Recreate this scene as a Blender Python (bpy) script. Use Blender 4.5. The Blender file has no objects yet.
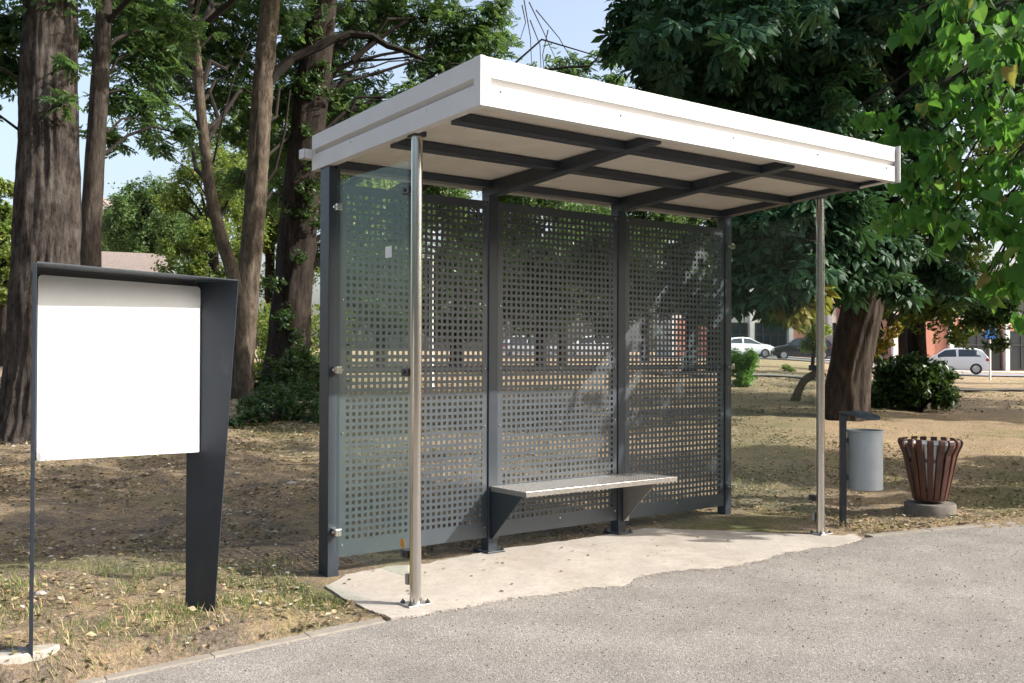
import bpy, bmesh, math, random
import numpy as np
from mathutils import Vector, Matrix, noise

random.seed(7)
rng = np.random.default_rng(11)
scene = bpy.context.scene
COL = scene.collection

# ------------------------------------------------------------------ camera
F_PX, PITCH, ROLL, YAW = 1012.3, 0.0121, 0.0026, 0.6521
CAM = Vector((-2.9522, -5.7722, 1.409))
cd = bpy.data.cameras.new('camera')
cam = bpy.data.objects.new('camera', cd)
COL.objects.link(cam)
fwd = Vector((math.sin(YAW) * math.cos(PITCH), math.cos(YAW) * math.cos(PITCH), math.sin(PITCH)))
rgt0 = Vector((math.cos(YAW), -math.sin(YAW), 0))
up0 = rgt0.cross(fwd)
rgt = rgt0 * math.cos(ROLL) + up0 * math.sin(ROLL)
upv = up0 * math.cos(ROLL) - rgt0 * math.sin(ROLL)
cam.matrix_world = Matrix(((rgt.x, upv.x, -fwd.x, CAM.x), (rgt.y, upv.y, -fwd.y, CAM.y),
                           (rgt.z, upv.z, -fwd.z, CAM.z), (0, 0, 0, 1)))
cd.sensor_width = 36
cd.lens = F_PX * 36 / 1024
cd.clip_start = 0.05
cd.clip_end = 3000
scene.camera = cam

# ------------------------------------------------------------------ sky, sun, exposure
SUN_DIR = Vector((1.59, -1.66, 1.52)).normalized()
sun_el = math.asin(SUN_DIR.z)
world = bpy.data.worlds.new('World')
scene.world = world
world.use_nodes = True
wn = world.node_tree
bg = wn.nodes['Background']
sky = wn.nodes.new('ShaderNodeTexSky')
sky.sky_type = 'NISHITA'
sky.sun_disc = False
sky.sun_elevation = sun_el
sky.sun_rotation = math.atan2(SUN_DIR.x, SUN_DIR.y)
sky.air_density = 1.0
sky.dust_density = 4.5
sky.ozone_density = 1.0
hs = wn.nodes.new('ShaderNodeHueSaturation')
hs.inputs['Saturation'].default_value = .78
wn.links.new(sky.outputs[0], hs.inputs['Color'])
wn.links.new(hs.outputs[0], bg.inputs[0])
bg.inputs[1].default_value = 0.145
sl = bpy.data.lights.new('sun', 'SUN')
sl.energy = 3.6
sl.angle = math.radians(0.53)
sl.color = (1.0, 0.945, 0.87)
so = bpy.data.objects.new('sun', sl)
so.rotation_euler = SUN_DIR.to_track_quat('Z', 'Y').to_euler()
so.location = (20, -20, 25)
COL.objects.link(so)
vs = scene.view_settings
vs.view_transform = 'Standard'
vs.look = 'None'
vs.gamma = 1
vs.exposure = 1.18
vs.use_curve_mapping = False
scene.cycles.max_bounces = 12
scene.cycles.transparent_max_bounces = 24


# ------------------------------------------------------------------ pixel helpers (calibration of the photograph)
def ray(px, py):
    return fwd + rgt * ((px - 512) / F_PX) + upv * (-(py - 341.5) / F_PX)


def at(px, py, r):
    d = ray(px, py)
    return CAM + d * (r / math.hypot(d.x, d.y))


def sm(t):
    t = np.clip(t, 0, 1)
    return t * t * (3 - 2 * t)


def gz(x, y):
    x = np.asarray(x, float)
    y = np.asarray(y, float)
    dx, dy = x - CAM.x, y - CAM.y
    r = np.hypot(dx, dy)
    az = np.degrees(np.arctan2(dx, dy))
    L = np.interp(r, [0, 8, 12, 14.4, 27, 45, 73, 250, 600], [0, 0, .18, .32, .70, .93, 1.12, 2.5, 4])
    R = np.interp(r, [0, 8, 12, 18, 27, 65, 250, 600], [0, 0, .13, .30, .33, .22, .5, 1])
    t = sm((62 - az) / 11.0) * sm((az + 80) / 50.0)
    z = L * t + R * (1 - t)
    bank = sm((y - yb(x) + .03) / .22) * (1 - sm((y - .5) / 2.0))
    z = z + (.095 * sm((-.30 - x) / .6) + .05 * sm((-1.15 - x) / .6)) * bank
    return z


def gzf(x, y):
    return float(gz(x, y))


def ground_hit(px, py):
    lo = None
    for i in range(4000):
        r = 3 * 1.0013 ** i
        q = at(px, py, r)
        if q.z <= gzf(q.x, q.y):
            return q
    return q


# ------------------------------------------------------------------ mesh helpers
def link(name, me, mat=None, parent=None):
    o = bpy.data.objects.new(name, me)
    COL.objects.link(o)
    if mat is not None and me is not None and len(me.materials) == 0:
        me.materials.append(mat)
    if parent is not None:
        o.parent = parent
    return o


def tag(o, label=None, cat=None, group=None, kind=None):
    if label: o['label'] = label
    if cat: o['category'] = cat
    if group: o['group'] = group
    if kind: o['kind'] = kind
    return o


def thing(name, loc, label, cat, group=None, rz=0):
    o = bpy.data.objects.new(name, None)
    COL.objects.link(o)
    o.location = loc
    o.rotation_euler = (0, 0, rz)
    o.empty_display_size = .2
    tag(o, label, cat, group)
    return o


class MB:
    """collects verts / faces in world or local coordinates"""

    def __init__(s):
        s.v = []
        s.f = []

    def add(s, vs, fs):
        b = len(s.v)
        s.v += [tuple(v) for v in vs]
        s.f += [tuple(b + i for i in f) for f in fs]

    def box(s, x0, x1, y0, y1, z0, z1):
        s.add([(x0, y0, z0), (x1, y0, z0), (x1, y1, z0), (x0, y1, z0), (x0, y0, z1), (x1, y0, z1), (x1, y1, z1), (x0, y1, z1)],
              [(0, 3, 2, 1), (4, 5, 6, 7), (0, 1, 5, 4), (1, 2, 6, 5), (2, 3, 7, 6), (3, 0, 4, 7)])

    def hexa(s, bot, top):
        s.add(list(bot) + list(top), [(0, 3, 2, 1), (4, 5, 6, 7), (0, 1, 5, 4), (1, 2, 6, 5), (2, 3, 7, 6), (3, 0, 4, 7)])

    def prism(s, poly, d):
        """planar polygon extruded by vector d"""
        n = len(poly)
        d = Vector(d)
        a = [Vector(p) for p in poly]
        s.add(a + [p + d for p in a], [tuple(range(n - 1, -1, -1)), tuple(range(n, 2 * n))] +
              [(i, (i + 1) % n, n + (i + 1) % n, n + i) for i in range(n)])

    def tube(s, pts, rad, n=8, caps=True, wob=None):
        pts = [Vector(p) for p in pts]
        if not isinstance(rad, (list, tuple)): rad = [rad] * len(pts)
        prev = None
        rings = []
        for i, p in enumerate(pts):
            t = (pts[min(i + 1, len(pts) - 1)] - pts[max(i - 1, 0)])
            if t.length < 1e-6: t = Vector((0, 0, 1))
            t.normalize()
            if prev is None:
                a = Vector((1, 0, 0)) if abs(t.x) < .9 else Vector((0, 1, 0))
                u = t.cross(a).normalized()
            else:
                u = (prev - t * prev.dot(t)).normalized()
            prev = u
            w = t.cross(u)
            ring = []
            for k in range(n):
                a = 2 * math.pi * k / n
                rr = rad[i]
                d = u * math.cos(a) + w * math.sin(a)
                if wob: rr = wob(p, d, rr, i, a)
                ring.append(p + d * rr)
            rings.append(ring)
        vs = [v for r in rings for v in r]
        fs = []
        for i in range(len(pts) - 1):
            for k in range(n):
                fs.append((i * n + k, i * n + (k + 1) % n, (i + 1) * n + (k + 1) % n, (i + 1) * n + k))
        if caps:
            fs.append(tuple(range(n - 1, -1, -1)))
            fs.append(tuple((len(pts) - 1) * n + k for k in range(n)))
        s.add(vs, fs)

    def lathe(s, c, prof, n=24, sx=1, sy=1):
        c = Vector(c)
        vs = []
        for r, z in prof:
            for k in range(n):
                a = 2 * math.pi * k / n
                vs.append((c.x + r * sx * math.cos(a), c.y + r * sy * math.sin(a), c.z + z))
        fs = []
        for i in range(len(prof) - 1):
            for k in range(n):
                fs.append((i * n + k, i * n + (k + 1) % n, (i + 1) * n + (k + 1) % n, (i + 1) * n + k))
        s.add(vs, fs)

    def build(s, name, mat=None, parent=None, smooth=False, bevel=0, origin=None):
        v = s.v
        if origin is not None:
            ox, oy, oz = origin
            v = [(a - ox, b - oy, c - oz) for a, b, c in v]
        me = bpy.data.meshes.new(name)
        me.from_pydata([tuple(x) for x in v], [], s.f)
        me.update()
        if smooth:
            for p in me.polygons: p.use_smooth = True
            try:
                me.set_sharp_from_angle(angle=math.radians(40))
            except Exception:
                pass
        o = link(name, me, mat, parent)
        if bevel:
            m = o.modifiers.new('bevel', 'BEVEL')
            m.width = bevel
            m.segments = 2
            m.limit_method = 'ANGLE'
            m.angle_limit = math.radians(40)
        return o


def np_mesh(name, V, F):
    """V (n,3), F (m,k) uniform polygons -> mesh, fast"""
    V = np.ascontiguousarray(V, np.float32)
    F = np.ascontiguousarray(F, np.int32)
    me = bpy.data.meshes.new(name)
    k = F.shape[1]
    me.vertices.add(len(V))
    me.vertices.foreach_set('co', V.ravel())
    me.loops.add(F.size)
    me.loops.foreach_set('vertex_index', F.ravel())
    me.polygons.add(len(F))
    me.polygons.foreach_set('loop_start', np.arange(0, F.size, k, dtype=np.int32))
    try:
        me.polygons.foreach_set('loop_total', np.full(len(F), k, np.int32))
    except Exception:
        pass
    me.polygons.foreach_set('use_smooth', np.zeros(len(F), bool))
    me.update(calc_edges=True)
    me.validate()
    return me


# ------------------------------------------------------------------ materials
def new_mat(name):
    m = bpy.data.materials.new(name)
    m.use_nodes = True
    nt = m.node_tree
    b = nt.nodes['Principled BSDF']
    return m, nt, b


def N(nt, t, **kw):
    n = nt.nodes.new(t)
    for k, v in kw.items():
        if k in n.inputs:
            n.inputs[k].default_value = v
        else:
            setattr(n, k, v)
    return n


def ramp(nt, fac, stops):
    r = nt.nodes.new('ShaderNodeValToRGB')
    el = r.color_ramp.elements
    while len(el) < len(stops): el.new(.5)
    for e, (p, c) in zip(el, stops):
        e.position = p
        e.color = (*c, 1) if len(c) == 3 else c
    nt.links.new(fac, r.inputs[0])
    return r.outputs[0]


def tex(nt, scale, detail=4, rough=.6, coord='Object', vec=None, sc=None):
    if vec is None:
        tc = nt.nodes.new('ShaderNodeTexCoord')
        vec = tc.outputs[coord]
    if sc:
        mp = nt.nodes.new('ShaderNodeMapping')
        mp.inputs['Scale'].default_value = sc
        nt.links.new(vec, mp.inputs[0])
        vec = mp.outputs[0]
    n = nt.nodes.new('ShaderNodeTexNoise')
    n.inputs['Scale'].default_value = scale
    n.inputs['Detail'].default_value = detail
    n.inputs['Roughness'].default_value = rough
    nt.links.new(vec, n.inputs['Vector'])
    return n.outputs['Fac']


def mixc(nt, fac, a, b, mode='MIX'):
    m = nt.nodes.new('ShaderNodeMix')
    m.data_type = 'RGBA'
    m.blend_type = mode
    for s, v in ((m.inputs['Factor'], fac), (m.inputs[6], a), (m.inputs[7], b)):
        if hasattr(v, 'links') or hasattr(v, 'is_linked'):
            nt.links.new(v, s)
        elif isinstance(v, (int, float)):
            s.default_value = v
        else:
            s.default_value = (*v, 1)
    return m.outputs[2]


def bump(nt, b, h, strength=.3, dist=.01):
    n = nt.nodes.new('ShaderNodeBump')
    n.inputs['Strength'].default_value = strength
    n.inputs['Distance'].default_value = dist
    nt.links.new(h, n.inputs['Height'])
    nt.links.new(n.outputs[0], b.inputs['Normal'])


def paint(name, col, rough=.45, metal=0, var=.12, scale=6, spec=.5, bmp=0, dirt=None):
    m, nt, b = new_mat(name)
    n = tex(nt, scale, 6, .65)
    lo = tuple(c * (1 - var) for c in col)
    hi = tuple(min(1, c * (1 + var)) for c in col)
    c = ramp(nt, n, [(.3, lo), (.7, hi)])
    if dirt:
        n3 = tex(nt, scale * 3.1, 8, .75, sc=(1, 1, .35))
        f = ramp(nt, n3, [(.56, (0, 0, 0)), (.72, (.6, .6, .6))])
        c = mixc(nt, f, c, dirt)
    nt.links.new(c, b.inputs['Base Color'])
    b.inputs['Metallic'].default_value = metal
    b.inputs['Specular IOR Level'].default_value = spec
    n2 = tex(nt, scale * 5, 4)
    r = nt.nodes.new('ShaderNodeMapRange')
    r.inputs[3].default_value = max(.02, rough - .1)
    r.inputs[4].default_value = min(1, rough + .1)
    nt.links.new(n2, r.inputs[0])
    nt.links.new(r.outputs[0], b.inputs['Roughness'])
    if bmp: bump(nt, b, n2, bmp, .003)
    return m


def leaf_mat(name, cols, trans=.35, rough=.5, spec=.35, tint=(.22, .38, .05), patch=(.07, .11, .03)):
    """cols: ramp stops by random leaf island"""
    m, nt, b = new_mat(name)
    g = nt.nodes.new('ShaderNodeNewGeometry')
    oi = nt.nodes.new('ShaderNodeObjectInfo')
    ad = N(nt, 'ShaderNodeMath', operation='ADD')
    nt.links.new(g.outputs['Random Per Island'], ad.inputs[0])
    nt.links.new(oi.outputs['Random'], ad.inputs[1])
    fr = N(nt, 'ShaderNodeMath', operation='FRACT')
    nt.links.new(ad.outputs[0], fr.inputs[0])
    c = ramp(nt, fr.outputs[0], cols)
    n = tex(nt, .9, 3, coord='Object')
    c2 = mixc(nt, ramp(nt, n, [(.35, (0, 0, 0)), (.7, (.5, .5, .5))]), c, patch, 'MIX')
    nt.links.new(c2, b.inputs['Base Color'])
    b.inputs['Roughness'].default_value = rough
    b.inputs['Specular IOR Level'].default_value = spec
    t = nt.nodes.new('ShaderNodeBsdfTranslucent')
    tc = mixc(nt, .45, c2, tint)
    nt.links.new(tc, t.inputs[0])
    mx = nt.nodes.new('ShaderNodeMixShader')
    mx.inputs[0].default_value = trans
    out = nt.nodes['Material Output']
    nt.links.new(b.outputs[0], mx.inputs[1])
    nt.links.new(t.outputs[0], mx.inputs[2])
    nt.links.new(mx.outputs[0], out.inputs[0])
    return m


def bark_mat(name, dark, light, scale=5, stretch=.25, patch=None):
    m, nt, b = new_mat(name)
    n = tex(nt, scale, 8, .72, sc=(1, 1, stretch))
    n2 = tex(nt, scale * 4.5, 8, .75, sc=(1, 1, stretch * .55))
    c = ramp(nt, n, [(.30, dark), (.68, light)])
    e = ramp(nt, n2, [(.34, (.25, .24, .23)), (.56, (1, 1, 1))])
    c = mixc(nt, .85, c, e, 'MULTIPLY')
    if patch:
        n3 = tex(nt, 1.1, 5, .65)
        c = mixc(nt, ramp(nt, n3, [(.54, (0, 0, 0)), (.64, (.6, .6, .6))]), c, patch)
        c = mixc(nt, .5, c, e, 'MULTIPLY')
    nt.links.new(c, b.inputs['Base Color'])
    b.inputs['Roughness'].default_value = .95
    b.inputs['Specular IOR Level'].default_value = .15
    bump(nt, b, mixc(nt, .65, n, n2), 1.0, .06)
    return m


def tex_col(nt, scale):
    tc = nt.nodes.new('ShaderNodeTexCoord')
    n = nt.nodes.new('ShaderNodeTexNoise')
    n.inputs['Scale'].default_value = scale * .6
    nt.links.new(tc.outputs['Object'], n.inputs['Vector'])
    return n.outputs['Color']


M = {}
M['anthracite'] = paint('anthracite_paint', (.018, .026, .038), .42, var=.15, scale=4, spec=.6, dirt=(.06, .06, .06))
M['panel'] = paint('panel_paint', (.019, .031, .043), .47, var=.16, scale=3, spec=.9, dirt=(.04, .05, .058))
def m_steel():
    m, nt, b = new_mat('polished_steel')
    n = tex(nt, 30, 5, .6, sc=(1, 1, .02))
    nt.links.new(ramp(nt, n, [(.3, (.58, .565, .54)), (.7, (.70, .68, .655))]), b.inputs['Base Color'])
    b.inputs['Metallic'].default_value = 1
    b.inputs['Roughness'].default_value = .24
    return m


M['steel'] = m_steel()
M['bench_steel'] = paint('bench_steel', (.40, .39, .375), .42, metal=.75, var=.10, scale=9, dirt=(.25, .23, .2))
M['bolt'] = paint('bolt_metal', (.10, .10, .11), .45, metal=.8, var=.3, scale=30)
M['cream'] = paint('cream_sheet', (.58, .57, .555), .42, var=.04, scale=2.5, dirt=(.55, .52, .47))
M['soffit'] = None
M['white_panel'] = None
M['rivet'] = paint('rivet', (.12, .12, .12), .5, metal=.3)
M['grey_plastic'] = paint('galvanised_bucket', (.36, .40, .43), .5, metal=.25, var=.10, scale=5, dirt=(.50, .52, .52))
M['wood_slat'] = None
M['concrete_base'] = paint('concrete_base', (.14, .125, .108), .9, var=.25, scale=10, spec=.2, bmp=.5, dirt=(.12, .11, .09))
M['liner'] = paint('zinc_liner', (.52, .56, .58), .38, metal=.6, var=.1, scale=6)
M['sticker'] = paint('white_sticker', (.78, .78, .76), .6, var=.03)
M['orange'] = paint('orange_sticker', (.60, .27, .06), .6, var=.1)
M['brick_red'] = paint('salmon_render', (.50, .23, .17), .85, var=.1, scale=1.5, spec=.2)
M['pale_render'] = paint('pale_render', (.62, .58, .52), .85, var=.06, scale=1.2, spec=.2)
M['grey_render'] = paint('grey_render', (.36, .36, .37), .85, var=.08, scale=1.2, spec=.2)
M['white_render'] = paint('white_render', (.74, .73, .70), .85, var=.05, scale=1.2, spec=.2)
M['roof_tile'] = paint('roof_tile', (.20, .165, .145), .85, var=.2, scale=8, spec=.2)
M['dark_frame'] = paint('dark_window_frame', (.03, .03, .035), .4)
M['car_white'] = paint('white_car_paint', (.72, .73, .74), .22, var=.02, spec=.6)
M['car_dark'] = paint('dark_car_paint', (.02, .022, .028), .2, var=.1, spec=.6)
M['car_silver'] = paint('silver_car_paint', (.45, .47, .50), .25, metal=.3, var=.03, spec=.6)
M['tyre'] = paint('tyre_rubber', (.02, .02, .02), .8)
M['rim'] = paint('alloy_rim', (.5, .5, .52), .35, metal=.7)
M['tail'] = paint('red_lamp', (.45, .02, .02), .2)
M['head'] = paint('headlamp', (.7, .7, .66), .1)
M['blue_sign'] = paint('blue_sign', (.03, .16, .55), .4)
M['white_pole'] = paint('white_pole', (.75, .75, .74), .5)
M['dry_stick'] = paint('dry_wood', (.14, .105, .075), .9, var=.3, scale=9, spec=.2, bmp=.6)


def m_soffit():
    m, nt, b = new_mat('ribbed_soffit')
    tc = nt.nodes.new('ShaderNodeTexCoord')
    w = N(nt, 'ShaderNodeTexWave', wave_type='BANDS', bands_direction='Y')
    w.inputs['Scale'].default_value = 9
    nt.links.new(tc.outputs['Object'], w.inputs['Vector'])
    n = tex(nt, 5, 5)
    c = ramp(nt, n, [(.3, (.54, .49, .425)), (.7, (.62, .565, .495))])
    nt.links.new(c, b.inputs['Base Color'])
    b.inputs['Roughness'].default_value = .5
    bump(nt, b, w.outputs['Fac'], .25, .004)
    return m


def m_white_panel():
    m, nt, b = new_mat('white_board_face')
    n = tex(nt, 3, 8, .7)
    c = ramp(nt, n, [(.3, (.50, .53, .55)), (.7, (.55, .57, .585))])
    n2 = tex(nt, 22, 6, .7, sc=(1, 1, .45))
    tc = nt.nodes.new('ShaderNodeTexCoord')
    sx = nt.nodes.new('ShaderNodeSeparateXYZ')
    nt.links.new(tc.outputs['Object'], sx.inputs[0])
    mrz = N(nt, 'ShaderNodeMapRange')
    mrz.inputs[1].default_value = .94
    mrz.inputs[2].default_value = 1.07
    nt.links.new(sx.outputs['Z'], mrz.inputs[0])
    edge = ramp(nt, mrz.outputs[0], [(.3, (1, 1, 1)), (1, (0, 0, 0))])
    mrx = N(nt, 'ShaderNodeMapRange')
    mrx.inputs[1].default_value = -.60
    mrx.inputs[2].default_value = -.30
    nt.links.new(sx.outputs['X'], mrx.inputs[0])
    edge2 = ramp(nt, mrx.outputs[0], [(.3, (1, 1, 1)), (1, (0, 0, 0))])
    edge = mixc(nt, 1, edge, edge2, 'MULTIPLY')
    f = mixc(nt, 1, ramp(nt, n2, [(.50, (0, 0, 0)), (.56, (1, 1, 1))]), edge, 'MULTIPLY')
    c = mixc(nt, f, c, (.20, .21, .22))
    nt.links.new(c, b.inputs['Base Color'])
    b.inputs['Roughness'].default_value = .35
    return m


def m_wood():
    m, nt, b = new_mat('stained_slat_wood')
    n = tex(nt, 14, 6, .7, sc=(1, 1, .12))
    oi = nt.nodes.new('ShaderNodeObjectInfo')
    c = ramp(nt, n, [(.3, (.030, .013, .010)), (.5, (.070, .028, .020)), (.72, (.13, .058, .042))])
    v = ramp(nt, oi.outputs['Random'], [(0, (.65, .65, .65)), (1, (1.25, 1.2, 1.15))])
    c = mixc(nt, 1, c, v, 'MULTIPLY')
    nt.links.new(c, b.inputs['Base Color'])
    b.inputs['Roughness'].default_value = .48
    bump(nt, b, n, .4, .004)
    return m


def m_glass():
    m, nt, b = new_mat('shelter_glass')
    out = nt.nodes['Material Output']
    t = nt.nodes.new('ShaderNodeBsdfTransparent')
    t.inputs[0].default_value = (.92, .965, .945, 1)
    g = nt.nodes.new('ShaderNodeBsdfGlossy')
    g.inputs['Roughness'].default_value = .03
    g.inputs[0].default_value = (.8, .95, .88, 1)
    lw = nt.nodes.new('ShaderNodeLayerWeight')
    lw.inputs[0].default_value = .5
    p5 = N(nt, 'ShaderNodeMath', operation='POWER')
    nt.links.new(lw.outputs['Facing'], p5.inputs[0])
    p5.inputs[1].default_value = 5.0
    fr = N(nt, 'ShaderNodeMapRange')
    fr.inputs[3].default_value = .022
    fr.inputs[4].default_value = .28
    nt.links.new(p5.outputs[0], fr.inputs[0])
    mx = nt.nodes.new('ShaderNodeMixShader')
    nt.links.new(fr.outputs[0], mx.inputs[0])
    nt.links.new(t.outputs[0], mx.inputs[1])
    nt.links.new(g.outputs[0], mx.inputs[2])
    d = nt.nodes.new('ShaderNodeBsdfDiffuse')
    d.inputs[0].default_value = (.55, .60, .54, 1)
    n = tex(nt, 4, 8, .75, sc=(1, 1, .3))
    f = nt.nodes.new('ShaderNodeMapRange')
    f.inputs[1].default_value = .35
    f.inputs[2].default_value = .75
    f.inputs[3].default_value = .012
    f.inputs[4].default_value = .05
    nt.links.new(n, f.inputs[0])
    m2 = nt.nodes.new('ShaderNodeMixShader')
    nt.links.new(f.outputs[0], m2.inputs[0])
    nt.links.new(mx.outputs[0], m2.inputs[1])
    nt.links.new(d.outputs[0], m2.inputs[2])
    nt.links.new(m2.outputs[0], out.inputs[0])
    return m


def m_window():
    m, nt, b = new_mat('window_glass')
    b.inputs['Base Color'].default_value = (.03, .04, .05, 1)
    b.inputs['Roughness'].default_value = .08
    b.inputs['Specular IOR Level'].default_value = .8
    return m


def m_ground():
    m, nt, b = new_mat('dry_park_ground')
    big = tex(nt, .45, 5, .6)
    mid = tex(nt, 3.2, 6, .7)
    fine = tex(nt, 38, 6, .75)
    vf = tex(nt, 170, 3, .7)
    soil = ramp(nt, fine, [(.3, (.085, .068, .055)), (.55, (.21, .172, .138)), (.75, (.35, .295, .235))])
    straw = ramp(nt, fine, [(.3, (.19, .135, .08)), (.6, (.44, .335, .21)), (.8, (.58, .47, .32))])
    green = ramp(nt, fine, [(.3, (.06, .085, .025)), (.7, (.20, .22, .075))])
    c = mixc(nt, ramp(nt, mid, [(.38, (0, 0, 0)), (.60, (1, 1, 1))]), soil, straw)
    # far open park is mown straw
    geo = nt.nodes.new('ShaderNodeNewGeometry')
    sp = nt.nodes.new('ShaderNodeSeparateXYZ')
    nt.links.new(geo.outputs['Position'], sp.inputs[0])
    mr = nt.nodes.new('ShaderNodeMapRange')
    mr.inputs[1].default_value = 3
    mr.inputs[2].default_value = 9
    nt.links.new(sp.outputs[0], mr.inputs[0])
    c = mixc(nt, mixc(nt, .65, (0, 0, 0), mr.outputs[0]), c, straw)
    c = mixc(nt, ramp(nt, big, [(.52, (0, 0, 0)), (.66, (.55, .55, .55))]), c, green)
    c = mixc(nt, .35, c, ramp(nt, vf, [(.3, (.45, .45, .45)), (.7, (1.4, 1.4, 1.4))]), 'MULTIPLY')
    nt.links.new(c, b.inputs['Base Color'])
    b.inputs['Roughness'].default_value = 1
    b.inputs['Specular IOR Level'].default_value = .1
    h = mixc(nt, .5, fine, mid)
    bump(nt, b, h, 1.0, .07)
    return m


def m_asphalt():
    m, nt, b = new_mat('weathered_asphalt')
    tc = nt.nodes.new('ShaderNodeTexCoord')
    v = nt.nodes.new('ShaderNodeTexVoronoi')
    v.inputs['Scale'].default_value = 140
    nt.links.new(tc.outputs['Object'], v.inputs['Vector'])
    hs = nt.nodes.new('ShaderNodeSeparateColor')
    nt.links.new(v.outputs['Color'], hs.inputs[0])
    st = ramp(nt, hs.outputs[0], [(0, (.125, .117, .108)), (.2, (.198, .186, .173)), (.7, (.232, .219, .203)), (.92, (.265, .25, .231)), (1, (.37, .35, .33))])
    fine = tex(nt, 60, 6, .7)
    c = mixc(nt, .5, st, ramp(nt, fine, [(.3, (.62, .62, .62)), (.7, (1.3, 1.3, 1.3))]), 'MULTIPLY')
    mid = tex(nt, 2.2, 6, .65)
    c = mixc(nt, .7, c, ramp(nt, mid, [(.3, (.74, .73, .72)), (.7, (1.22, 1.21, 1.2))]), 'MULTIPLY')
    big = tex(nt, .5, 4, .5)
    c = mixc(nt, .6, c, ramp(nt, big, [(.35, (.82, .82, .84)), (.65, (1.15, 1.14, 1.12))]), 'MULTIPLY')
    blot = tex(nt, 9, 4, .6)
    c = mixc(nt, ramp(nt, blot, [(.60, (0, 0, 0)), (.72, (.35, .35, .35))]), c, (.10, .095, .09))
    st2 = tex(nt, 1.1, 7, .7, sc=(1, .45, 1))
    c = mixc(nt, ramp(nt, st2, [(.56, (0, 0, 0)), (.68, (.3, .3, .3))]), c, (.12, .115, .11))
    nt.links.new(c, b.inputs['Base Color'])
    b.inputs['Roughness'].default_value = .92
    b.inputs['Specular IOR Level'].default_value = .2
    h = mixc(nt, .5, v.outputs['Distance'], fine)
    bump(nt, b, h, .7, .008)
    return m


def m_concrete(name, base, spread=.15):
    m, nt, b = new_mat(name)
    a = tex(nt, 2.4, 8, .7)
    f = tex(nt, 45, 6, .75)
    s = tex(nt, 11, 5, .65)
    c = ramp(nt, a, [(.3, tuple(x * (1 - spread) for x in base)), (.7, tuple(x * (1 + spread) for x in base))])
    c = mixc(nt, .5, c, ramp(nt, f, [(.3, (.7, .69, .67)), (.65, (1.15, 1.15, 1.15))]), 'MULTIPLY')
    c = mixc(nt, ramp(nt, s, [(.56, (0, 0, 0)), (.70, (.5, .5, .5))]), c, tuple(x * .6 for x in base))
    s2 = tex(nt, 1.1, 8, .75)
    c = mixc(nt, ramp(nt, s2, [(.50, (0, 0, 0)), (.62, (.4, .4, .4))]), c, tuple(x * y for x, y in zip(base, (.70, .66, .60))))
    s3 = tex(nt, 70, 3, .6)
    c = mixc(nt, ramp(nt, s3, [(.66, (0, 0, 0)), (.72, (.5, .5, .5))]), c, tuple(x * .4 for x in base))
    nt.links.new(c, b.inputs['Base Color'])
    b.inputs['Roughness'].default_value = .93
    b.inputs['Specular IOR Level'].default_value = .2
    bump(nt, b, mixc(nt, .5, f, s), .5, .008)
    return m


M['soffit'] = m_soffit()
M['white_panel'] = m_white_panel()
M['wood_slat'] = m_wood()
M['glass'] = m_glass()
M['window'] = m_window()
M['ground'] = m_ground()
M['asphalt'] = m_asphalt()
M['pad'] = m_concrete('concrete_pad', (.37, .338, .30))
M['kerb'] = m_concrete('kerb_concrete', (.225, .205, .178))
M['road'] = paint('far_road', (.22, .22, .23), .9, var=.1, scale=1)
M['bark_big'] = bark_mat('bark_grey_fissured', (.026, .021, .019), (.115, .096, .084), 6, .45, patch=(.15, .135, .12))
M['bark_brown'] = bark_mat('bark_brown', (.030, .025, .021), (.115, .094, .078), 6, .35)
M['bark_pale'] = bark_mat('bark_pale_tan', (.045, .036, .028), (.19, .152, .115), 6, .45)
M['bark_dark'] = bark_mat('bark_dark', (.016, .013, .011), (.058, .045, .037), 5, .3)
M['bark_chestnut'] = bark_mat('bark_chestnut', (.026, .021, .018), (.105, .084, .068), 6, .25)
M['twig'] = paint('twig_bark', (.022, .018, .015), .9, var=.3, scale=8, spec=.2)
M['leaf_ash'] = leaf_mat('leaf_ash', [(0, (.022, .058, .028)), (.5, (.050, .112, .042)), (.9, (.085, .155, .05)), (1, (.16, .19, .06))], .45, tint=(.26, .42, .08), patch=(.06, .115, .035))
M['leaf_chest'] = leaf_mat('leaf_chestnut', [(0, (.018, .050, .030)), (.6, (.032, .082, .042)), (1, (.05, .11, .048))], .18, .5, .18, tint=(.10, .24, .05), patch=(.03, .07, .03))
M['leaf_cat'] = leaf_mat('leaf_catalpa', [(0, (.028, .105, .024)), (.5, (.052, .175, .032)), (.85, (.09, .235, .04)), (1, (.19, .26, .07))], .46, .55, .2, tint=(.24, .50, .05), patch=(.055, .14, .03))
M['leaf_old'] = leaf_mat('leaf_yellowing', [(0, (.30, .24, .05)), (.6, (.36, .22, .06)), (1, (.20, .26, .05))], .4, .5)
M['leaf_sun'] = leaf_mat('leaf_light_green', [(0, (.06, .11, .025)), (.5, (.13, .20, .04)), (.85, (.24, .28, .07)), (1, (.38, .31, .09))], .45, tint=(.34, .48, .07))
M['leaf_far'] = leaf_mat('leaf_far_green', [(0, (.05, .10, .045)), (.6, (.09, .155, .06)), (1, (.15, .20, .07))], .35)
M['leaf_bush'] = leaf_mat('leaf_fresh_green', [(0, (.06, .17, .03)), (.6, (.12, .27, .05)), (1, (.2, .34, .08))], .4, tint=(.3, .55, .08), patch=(.1, .22, .04))
M['leaf_dark'] = leaf_mat('leaf_dark_shrub', [(0, (.012, .035, .012)), (.6, (.025, .065, .02)), (1, (.05, .10, .03))], .25, .4)
M['leaf_gold'] = leaf_mat('leaf_golden', [(0, (.45, .30, .04)), (1, (.60, .42, .05))], .4)
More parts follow.
